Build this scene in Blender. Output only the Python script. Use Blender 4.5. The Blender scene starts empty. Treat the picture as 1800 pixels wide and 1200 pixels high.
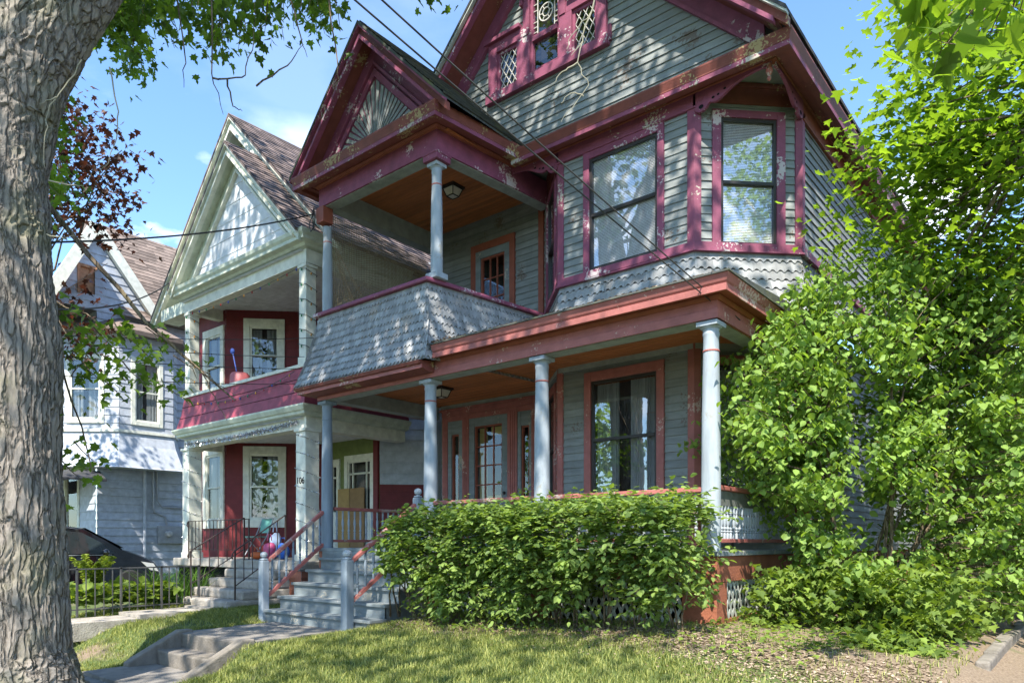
import bpy, math, random
import numpy as np
from mathutils import Vector, noise
random.seed(7); np.random.seed(7)
S = bpy.context.scene
COL = S.collection
R = math.radians
Z3 = Vector((0, 0, 1))

# ------------------------------------------------------------------ mesh helpers
ORG = {}
class MB:
    def __init__(s): s.v = []; s.f = []
    def add(s, vs, fs):
        b = len(s.v); s.v += [tuple(p) for p in vs]; s.f += [tuple(b + i for i in f) for f in fs]; return s
    def poly(s, *pts): return s.add(pts, [tuple(range(len(pts)))])
    def hexa(s, a, b):                                   # two quads joined into a closed block
        return s.add(list(a) + list(b), [(3, 2, 1, 0), (4, 5, 6, 7), (0, 1, 5, 4), (1, 2, 6, 5), (2, 3, 7, 6), (3, 0, 4, 7)])
    def box(s, x0, x1, y0, y1, z0, z1):
        return s.hexa([(x0, y0, z0), (x1, y0, z0), (x1, y1, z0), (x0, y1, z0)], [(x0, y0, z1), (x1, y0, z1), (x1, y1, z1), (x0, y1, z1)])
    def obox(s, O, U, N, u0, u1, v0, v1, n0, n1, V=Z3):  # block in a wall's own axes
        q = lambda u, v, n: O + U * u + V * v + N * n
        return s.hexa([q(u0, v0, n0), q(u1, v0, n0), q(u1, v0, n1), q(u0, v0, n1)], [q(u0, v1, n0), q(u1, v1, n0), q(u1, v1, n1), q(u0, v1, n1)])
    def beam(s, p, q, w, h, up=Z3):
        p = Vector(p); q = Vector(q); d = (q - p).normalized()
        r = d.cross(up).normalized() * (w / 2); t = r.cross(d).normalized() * (h / 2)
        return s.hexa([p - r - t, p + r - t, p + r + t, p - r + t], [q - r - t, q + r - t, q + r + t, q - r + t])
    def tube(s, pts, rad, n=6, cap=True):
        pts = [Vector(p) for p in pts]; m = len(pts)
        if not hasattr(rad, '__len__'): rad = [rad] * m
        b = len(s.v); ref = None
        for i, p in enumerate(pts):
            d = (pts[min(i + 1, m - 1)] - pts[max(i - 1, 0)])
            d = d.normalized() if d.length > 1e-9 else Vector((0, 0, 1))
            if ref is None: ref = d.orthogonal().normalized()
            a = (ref - d * ref.dot(d)).normalized(); ref = a; c = d.cross(a)
            for k in range(n):
                t = 2 * math.pi * k / n
                s.v.append(tuple(p + (a * math.cos(t) + c * math.sin(t)) * rad[i]))
        for i in range(m - 1):
            for k in range(n):
                k2 = (k + 1) % n
                s.f.append((b + i * n + k, b + i * n + k2, b + (i + 1) * n + k2, b + (i + 1) * n + k))
        if cap:
            s.f.append(tuple(b + k for k in reversed(range(n)))); s.f.append(tuple(b + (m - 1) * n + k for k in range(n)))
        return s
    def lathe(s, c, prof, n=16):                         # prof: (radius, z)
        c = Vector(c); b = len(s.v)
        for r, z in prof:
            for k in range(n):
                t = 2 * math.pi * k / n; s.v.append((c.x + r * math.cos(t), c.y + r * math.sin(t), c.z + z))
        for i in range(len(prof) - 1):
            for k in range(n):
                k2 = (k + 1) % n; s.f.append((b + i * n + k, b + i * n + k2, b + (i + 1) * n + k2, b + (i + 1) * n + k))
        s.f.append(tuple(b + k for k in reversed(range(n)))); s.f.append(tuple(b + (len(prof) - 1) * n + k for k in range(n)))
        return s
    def prism(s, pts, d):                                # flat outline (3d points) given thickness d (vector)
        pts = [Vector(p) for p in pts]; n = len(pts); d = Vector(d)
        return s.add(pts + [p + d for p in pts], [tuple(range(n))[::-1], tuple(range(n, 2 * n))] + [(i, (i + 1) % n, (i + 1) % n + n, i + n) for i in range(n)])
    def ball(s, c, r, sc=(1, 1, 1), n=10):
        prof = [(max(1e-3, r * math.sin(math.pi * i / n)) * 1.0, -r * sc[2] * math.cos(math.pi * i / n)) for i in range(n + 1)]
        b = len(s.v); s.lathe((0, 0, 0), prof, n + 4)
        for i in range(b, len(s.v)):
            p = s.v[i]; s.v[i] = (c[0] + p[0] * sc[0], c[1] + p[1] * sc[1], c[2] + p[2])
        return s

def link(o): COL.objects.link(o); return o
def part(name, mb, mat, parent=None, smooth=False, bevel=0, kind=None):
    org = ORG.get(parent.name, Vector((0, 0, 0))) if parent else Vector((0, 0, 0))
    me = bpy.data.meshes.new(name)
    me.from_pydata([(p[0] - org.x, p[1] - org.y, p[2] - org.z) for p in mb.v], [], mb.f)
    me.materials.append(mat); me.update()
    if smooth:
        for p in me.polygons: p.use_smooth = True
        me.set_sharp_from_angle(angle=R(40))
    o = link(bpy.data.objects.new(name, me))
    if parent: o.parent = parent; ORG[o.name] = org
    if bevel:
        m = o.modifiers.new('bevel', 'BEVEL'); m.width = bevel; m.segments = 2; m.limit_method = 'ANGLE'
    if kind: o['kind'] = kind
    return o
def tag(o, label, cat, group=None, kind=None):
    o['label'] = label; o['category'] = cat
    if group: o['group'] = group
    if kind: o['kind'] = kind
    return o
def thing(name, loc, label, cat, group=None):
    o = link(bpy.data.objects.new(name, None)); o.location = loc; o.empty_display_size = .2
    ORG[o.name] = Vector(loc); return tag(o, label, cat, group)
def struct(name, mb, mat, smooth=False):
    return part(name, mb, mat, None, smooth, 0, 'structure')
def copy_at(src, offset, parent):
    c = src.copy(); c.parent = parent; c.location = Vector(src.location) + Vector(offset); COL.objects.link(c); return c

def clip_half(poly, a, b, c):
    out = []; n = len(poly)
    for i in range(n):
        p, q = poly[i], poly[(i + 1) % n]
        dp = a * p[0] + b * p[1] - c; dq = a * q[0] + b * q[1] - c
        if dp <= 1e-9: out.append(p)
        if (dp < -1e-9 and dq > 1e-9) or (dp > 1e-9 and dq < -1e-9):
            t = dp / (dp - dq); out.append((p[0] + (q[0] - p[0]) * t, p[1] + (q[1] - p[1]) * t))
    return out
def clip_rect(poly, u0, u1, v0, v1):
    for h in ((-1, 0, -u0), (1, 0, u1), (0, -1, -v0), (0, 1, v1)):
        poly = clip_half(poly, *h)
        if len(poly) < 3: return []
    return poly
def courses(mb, poly, O, U, N, e, th=.018, holes=(), tab=None, V=Z3, seed=1):
    """overlapping boards or shingles laid over an outline, each one real and tilted out at its lower edge"""
    rnd = random.Random(seed); O = Vector(O)
    us = [p[0] for p in poly]; vs = [p[1] for p in poly]
    v = min(vs); k = 0
    while v < max(vs) - 1e-6:
        va, vb = v, v + e
        cuts = sorted({va, vb} | {h[i] for h in holes for i in (2, 3) if va < h[i] < vb})
        for c0, c1 in zip(cuts, cuts[1:]):
            if c1 - c0 < 1e-4: continue
            hs = sorted((h[0], h[1]) for h in holes if h[2] < c1 - 1e-5 and h[3] > c0 + 1e-5)
            u = min(us); segs = []
            for a, b in hs: segs.append((u, a)); u = b
            segs.append((u, max(us)))
            for a, b in segs:
                if b - a < 1e-4: continue
                if tab:
                    x = a - rnd.random() * tab; edges = [a]
                    while x < b - .02:
                        x += tab * rnd.uniform(.75, 1.25)
                        if a + .02 < x < b - .02: edges.append(x)
                    edges.append(b)
                else: edges = [a, b]
                for e0, e1 in zip(edges, edges[1:]):
                    pg = clip_rect(poly, e0, e1, c0, c1)
                    if len(pg) < 3: continue
                    jt = rnd.uniform(.85, 1.15)
                    f = lambda p: O + U * p[0] + V * p[1] + N * (.003 + th * jt * (vb - p[1]) / e)
                    pts = [f(p) for p in pg]
                    if U.cross(V).dot(N) < 0: pts = pts[::-1]; pg = pg[::-1]
                    b0 = len(mb.v); mb.poly(*pts)
                    for i in range(len(pg)):
                        p, q = pg[i], pg[(i + 1) % len(pg)]
                        if abs(p[1] - va) < 1e-6 and abs(q[1] - va) < 1e-6:
                            mb.poly(f(q), f(p), f(p) - N * (th * jt + .003), f(q) - N * (th * jt + .003))
        v += e; k += 1
def offset_path(path, off):
    n = len(path); out = []
    for i in range(n):
        ns = []
        for a, b in ((i - 1, i), (i, i + 1)):
            if a < 0 or b >= n: continue
            d = Vector((path[b][0] - path[a][0], path[b][1] - path[a][1])).normalized(); ns.append(Vector((d.y, -d.x)))
        m = sum(ns, Vector((0, 0)))
        m = m / m.length; s = off / max(.25, m.dot(ns[0]))
        out.append((path[i][0] + m.x * s, path[i][1] + m.y * s))
    return out
def run(mb, path, prof, close=True):
    """sweep a profile of (outward offset, z) along a plan path with mitred corners"""
    rows = [[(x, y, z) for x, y in offset_path(path, o)] for o, z in prof]
    n = len(path); b = len(mb.v); m = len(rows)
    for r in rows: mb.v += r
    for j in range(m if close else m - 1):
        k = (j + 1) % m
        for i in range(n - 1): mb.f.append((b + j * n + i, b + j * n + i + 1, b + k * n + i + 1, b + k * n + i))
    if close:
        mb.f.append(tuple(b + j * n for j in range(m))); mb.f.append(tuple(b + j * n + n - 1 for j in reversed(range(m))))
    return mb
def rectp(o0, o1, z0, z1): return [(o0, z0), (o1, z0), (o1, z1), (o0, z1)]
def wavy(mb, bl, br, tl, tr, rows, period, shape, N, th=.016, bow=.0, st=8):
    """fancy-butt shingles on a (flared) panel; each shingle is an island with a shaped lower edge"""
    bl, br, tl, tr = map(Vector, (bl, br, tl, tr)); N = Vector(N)
    L = max((br - bl).length, (tr - tl).length)
    def P(s, t, o):
        b = bl + (br - bl) * s; a = tl + (tr - tl) * s
        return b + (a - b) * t - N * (bow * 4 * t * (1 - t)) + N * o
    n = max(1, int(L / period)); H = ((tl - bl).length + (tr - br).length) / 2; e = 1 / rows
    for r in range(rows):
        for k in range(-1, n + 1):
            off = .5 * (r % 2)
            x0 = (k + off) / n; x1 = (k + 1 + off) / n
            if x1 <= 0.001 or x0 >= .999: continue
            xs = [min(1, max(0, x0 + (x1 - x0) * i / st)) for i in range(st + 1)]
            fr = [min(1, max(0, (x - x0) / (x1 - x0))) for x in xs]
            lo = [r * e + shape(f) / H for f in fr]; jit = random.gauss(0, .004) / H - (.02 / H if random.random() < .015 else 0); lo = [q + jit for q in lo]
            th2 = th * random.uniform(.7, 1.4); dj = random.gauss(0, .0035) / H
            vs = []; fs = []
            for x, t in zip(xs, lo): vs.append(P(x, max(0, t), th2 + .002))
            for x in xs: vs.append(P(x, min(1, (r + 1) * e + .03 / H), .002))
            for x, t in zip(xs, lo): vs.append(P(x, max(0, t), -.004))
            m = st + 1
            for i in range(st):
                fs.append((i, i + 1, m + i + 1, m + i)); fs.append((2 * m + i, 2 * m + i + 1, i + 1, i))
            mb.add(vs, fs)

# ------------------------------------------------------------------ materials
def nt(name):
    m = bpy.data.materials.new(name); m.use_nodes = True; t = m.node_tree; t.nodes.clear()
    out = t.nodes.new('ShaderNodeOutputMaterial'); return m, t, out
def N_(t, typ, **kw):
    n = t.nodes.new(typ)
    for k, v in kw.items():
        if k in n.inputs: n.inputs[k].default_value = v
        else: setattr(n, k, v)
    return n
def ramp(t, src, a, b, ca=(0, 0, 0, 1), cb=(1, 1, 1, 1)):
    r = t.nodes.new('ShaderNodeValToRGB'); r.color_ramp.elements[0].position = a; r.color_ramp.elements[1].position = b
    r.color_ramp.elements[0].color = ca; r.color_ramp.elements[1].color = cb
    t.links.new(src, r.inputs[0]); return r.outputs[0]
def mixc(t, fac, a, b, mode='MIX'):
    m = t.nodes.new('ShaderNodeMix'); m.data_type = 'RGBA'; m.blend_type = mode
    for i, x in ((0, fac), (6, a), (7, b)):
        if hasattr(x, 'links'): t.links.new(x, m.inputs[i])
        else: m.inputs[i].default_value = x if i == 0 else (*x[:3], 1)
    return m.outputs[2]
def coords(t, scale=(1, 1, 1)):
    tc = t.nodes.new('ShaderNodeTexCoord'); mp = t.nodes.new('ShaderNodeMapping'); mp.inputs['Scale'].default_value = scale
    t.links.new(tc.outputs['Object'], mp.inputs[0]); return mp.outputs[0]
def noise_(t, co, scale, detail=4, rough=.55):
    n = N_(t, 'ShaderNodeTexNoise', Scale=scale, Detail=detail, Roughness=rough); t.links.new(co, n.inputs['Vector']); return n.outputs['Fac']
CH = 1.0
def paint(name, col, rough=.6, var=.2, chips=0., chipcol=(.45, .42, .36), island=.0, dirt=.25, grain=(3, 3, 3), bump=.15, dirtcol=None, spec=.35):
    m, t, out = nt(name); co = coords(t)
    bs = t.nodes.new('ShaderNodeBsdfPrincipled'); t.links.new(bs.outputs[0], out.inputs[0])
    dk = tuple(c * (1 - var) for c in col); lt = tuple(min(1, c * (1 + var * .7)) for c in col)
    c = mixc(t, ramp(t, noise_(t, coords(t, grain), 2.2, 6), .3, .7), dk, lt)
    if island:
        g = t.nodes.new('ShaderNodeNewGeometry')
        c = mixc(t, ramp(t, g.outputs['Random Per Island'], 0, 1, (1 - island,) * 3 + (1,), (1 + island * .6,) * 3 + (1,)), c, c, 'MULTIPLY') if False else mul_island(t, g, c, island)
    if dirt:
        d = ramp(t, noise_(t, coords(t, (1.7, 1.7, .5)), 2.0, 8, .7), .48, .78, (0, 0, 0, 1), (dirt,) * 3 + (1,))
        c = mixc(t, d, c, dirtcol or tuple(x * .35 + .01 for x in col))
    if chips:
        a = noise_(t, co, 26, 5, .6); b = noise_(t, co, 1.9, 3)
        mb_ = N_(t, 'ShaderNodeMath', operation='MULTIPLY_ADD'); mb_.inputs[1].default_value = 1.6; mb_.inputs[2].default_value = -.8; t.links.new(b, mb_.inputs[0])
        ml = t.nodes.new('ShaderNodeMath'); ml.operation = 'ADD'; t.links.new(a, ml.inputs[0]); t.links.new(mb_.outputs[0], ml.inputs[1])
        th = CH - chips
        c = mixc(t, ramp(t, ml.outputs[0], th, th + .03), c, chipcol)
    t.links.new(c, bs.inputs['Base Color']); bs.inputs['Roughness'].default_value = rough; bs.inputs['Specular IOR Level'].default_value = spec
    if bump:
        bp = N_(t, 'ShaderNodeBump', Strength=bump, Distance=.02); t.links.new(noise_(t, coords(t, grain), 14, 6), bp.inputs['Height']); t.links.new(bp.outputs[0], bs.inputs['Normal'])
    return m
def mul_island(t, g, c, k):
    mr = N_(t, 'ShaderNodeMapRange'); mr.inputs[3].default_value = 1 - k; mr.inputs[4].default_value = 1 + k * .7
    t.links.new(g.outputs['Random Per Island'], mr.inputs[0])
    vm = t.nodes.new('ShaderNodeVectorMath'); vm.operation = 'SCALE'; t.links.new(c, vm.inputs[0]); t.links.new(mr.outputs[0], vm.inputs['Scale']); return vm.outputs[0]
def leafmat(name, col, tip=None, trans=.42, var=.45, hue=None):
    m, t, out = nt(name); g = t.nodes.new('ShaderNodeNewGeometry')
    alt = hue or (col[0] * 1.3, col[1] * 1.12, col[2] * .9)
    c = mixc(t, g.outputs['Random Per Island'], tuple(x * (1 - var) for x in col), tuple(x * (1 + var * .6) for x in alt))
    bs = N_(t, 'ShaderNodeBsdfPrincipled'); bs.inputs['Roughness'].default_value = .5; bs.inputs['Specular IOR Level'].default_value = .25
    t.links.new(c, bs.inputs['Base Color'])
    tr = t.nodes.new('ShaderNodeBsdfTranslucent')
    tc = mixc(t, 1.0, c, tip or (1.5, 1.5, .5), 'MULTIPLY'); t.links.new(tc, tr.inputs[0])
    mx = t.nodes.new('ShaderNodeMixShader'); mx.inputs[0].default_value = trans
    t.links.new(bs.outputs[0], mx.inputs[1]); t.links.new(tr.outputs[0], mx.inputs[2]); t.links.new(mx.outputs[0], out.inputs[0]); return m
def glassmat(name, base=.18, tint=(1, 1, 1)):
    m, t, out = nt(name)
    a = N_(t, 'ShaderNodeBsdfTransparent'); a.inputs[0].default_value = (*tint, 1); b = N_(t, 'ShaderNodeBsdfGlossy'); b.inputs['Roughness'].default_value = .012
    f = N_(t, 'ShaderNodeFresnel', IOR=1.5); gg = t.nodes.new('ShaderNodeNewGeometry'); mi = N_(t, 'ShaderNodeMapRange'); mi.inputs[3].default_value = 1.5; mi.inputs[4].default_value = 1 / 1.5; t.links.new(gg.outputs['Backfacing'], mi.inputs[0]); t.links.new(mi.outputs[0], f.inputs['IOR']); ad = N_(t, 'ShaderNodeMath', operation='ADD'); ad.inputs[1].default_value = base; ad.use_clamp = True
    co = coords(t); bp = N_(t, 'ShaderNodeBump', Strength=.05, Distance=.05); t.links.new(noise_(t, co, 1.6, 1), bp.inputs['Height']); t.links.new(bp.outputs[0], b.inputs['Normal'])
    mx = t.nodes.new('ShaderNodeMixShader'); t.links.new(f.outputs[0], ad.inputs[0]); t.links.new(ad.outputs[0], mx.inputs[0])
    t.links.new(a.outputs[0], mx.inputs[1]); t.links.new(b.outputs[0], mx.inputs[2]); t.links.new(mx.outputs[0], out.inputs[0]); return m
def plain(name, col, rough=.5, metal=0., spec=.5, coat=0):
    m, t, out = nt(name); bs = t.nodes.new('ShaderNodeBsdfPrincipled'); t.links.new(bs.outputs[0], out.inputs[0])
    c = mixc(t, ramp(t, noise_(t, coords(t), 9, 3), .3, .7), tuple(x * .88 for x in col), tuple(min(1, x * 1.08) for x in col)); t.links.new(c, bs.inputs['Base Color'])
    bs.inputs['Roughness'].default_value = rough; bs.inputs['Metallic'].default_value = metal; bs.inputs['Specular IOR Level'].default_value = spec; bs.inputs['Coat Weight'].default_value = coat
    return m

M = {}
M['siding'] = paint('sage_siding_paint', (.232, .246, .238), chips=.283, chipcol=(.15, .12, .10), island=.16, dirt=.45, grain=(1.2, 1.2, 8))
M['siding_side'] = M['siding']
M['shingle'] = paint('pale_grey_shingle_paint', (.30, .307, .312), island=.28, dirt=.55, chips=.278, chipcol=(.3, .27, .24))
M['plum'] = paint('plum_trim_paint', (.235, .063, .112), chips=.281, chipcol=(.5, .42, .42), dirt=.3)
M['plumbad'] = paint('peeling_plum_paint', (.235, .063, .108), chips=.292, chipcol=(.42, .38, .32), dirt=.45)
M['maroon'] = paint('maroon_cornice_paint', (.19, .055, .042), chips=.284, chipcol=(.33, .25, .12), dirt=.3)
M['brick'] = paint('brick_red_trim_paint', (.35, .120, .105), chips=.276, chipcol=(.5, .35, .3), dirt=.3)
M['orange'] = paint('rust_trim_paint', (.27, .075, .045), dirt=.25)
M['column'] = paint('pale_blue_column_paint', (.33, .37, .405), dirt=.45, chips=.235, chipcol=(.3, .3, .28), grain=(5, 5, 1))
M['step'] = paint('blue_grey_step_paint', (.195, .225, .235), dirt=.55, chips=.285, chipcol=(.36, .33, .27), grain=(1, 6, 6), var=.25)
M['newel'] = paint('blue_grey_newel_paint', (.20, .245, .29), dirt=.3, grain=(5, 5, 1))
M['beamgrey'] = paint('grey_beam_paint', (.31, .34, .32), dirt=.4)
M['beamdark'] = paint('dark_grey_beam_paint', (.16, .17, .16), dirt=.3)  # darker grey for the railing's top board
M['rail'] = paint('worn_red_rail_paint', (.38, .125, .105), chips=.30, chipcol=(.4, .3, .26), dirt=.3)
M['storm'] = plain('dark_storm_frame', (.028, .022, .02), .45)
M['found'] = paint('red_brown_masonry_paint', (.29, .10, .055), dirt=.5, bump=.4, rough=.8)
M['lattice'] = paint('grey_lattice_paint', (.42, .44, .40), dirt=.3)
M['cream'] = paint('cream_trim_paint', (.66, .66, .57), dirt=.22)
M['greentrim'] = paint('pale_green_trim_paint', (.56, .60, .50), dirt=.35, chips=.03)
M['nred'] = paint('oxblood_wall_paint', (.15, .018, .02), dirt=.3)
M['rasp'] = paint('raspberry_panel_paint', (.28, .052, .078), dirt=.3)
M['white'] = paint('white_siding_paint', (.60, .62, .65), dirt=.25, island=.05)
M['far'] = paint('bluish_white_siding_paint', (.41, .44, .49), dirt=.22, island=.05)
M['olive'] = paint('olive_door_wall_paint', (.16, .20, .06), dirt=.2)
M['roofdark'] = paint('dark_asphalt_shingle', (.055, .055, .058), island=.45, rough=.9, dirt=.2, dirtcol=(.11, .12, .05))
M['roofmoss'] = paint('mossy_asphalt_shingle', (.075, .08, .075), island=.45, rough=.9, dirt=.8, dirtcol=(.17, .165, .06), var=.4)
M['roofbrown'] = paint('brown_asphalt_shingle', (.17, .13, .12), island=.5, rough=.9, dirt=.3, dirtcol=(.11, .10, .11), var=.35)
M['roofred'] = paint('faded_brown_shingle', (.19, .145, .12), island=.4, rough=.9, dirt=.3)
M['concrete'] = paint('weathered_concrete', (.215, .19, .16), rough=.9, dirt=.8, dirtcol=(.085, .075, .055), bump=.5, var=.25)
M['pavement'] = paint('grey_pavement_concrete', (.23, .21, .185), rough=.9, dirt=.7, bump=.4, var=.2)
M['asphalt'] = paint('road_asphalt', (.05, .05, .052), rough=.9, dirt=.2, bump=.6)
M['stone'] = paint('worn_pale_stone', (.37, .335, .29), rough=.9, dirt=.5, dirtcol=(.17, .15, .12), bump=.6, var=.3)
M['iron'] = paint('rusty_dark_iron', (.055, .035, .028), rough=.6, chips=.1, chipcol=(.16, .07, .04), dirt=.2)
M['fence'] = paint('grey_iron_fence_paint', (.085, .083, .08), rough=.5, dirt=.4, chips=.12, chipcol=(.13, .07, .04))
M['wire'] = plain('black_cable_sheath', (.02, .02, .02), .6)
M['wiregrey'] = plain('grey_cable_sheath', (.035, .032, .028), .7)
M['glass'] = glassmat('window_glass', .26)
M['glassdim'] = glassmat('dim_window_glass', .07)
M['dark'] = plain('near_black_fill', (.018, .018, .02), .9, spec=0)  # near-black stands in for unlit rooms and gaps; also joints and numerals
M['blind'] = plain('white_blind_slats', (.80, .81, .82), .6)
M['curtain'] = plain('grey_lace_curtain', (.30, .33, .34), .9, spec=.1)
M['lace'] = plain('bluish_lace_curtain', (.50, .53, .60), .9, spec=.1)
M['yellow'] = plain('yellow_door_drape', (.50, .42, .16), .9, spec=.1)
M['lead'] = plain('lead_came', (.55, .53, .48), .5)
M['galv'] = plain('grey_utility_metal', (.33, .34, .36), .5, .3)
SUN, SKY, EXPO = 4.4, .15, 1.38
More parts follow.
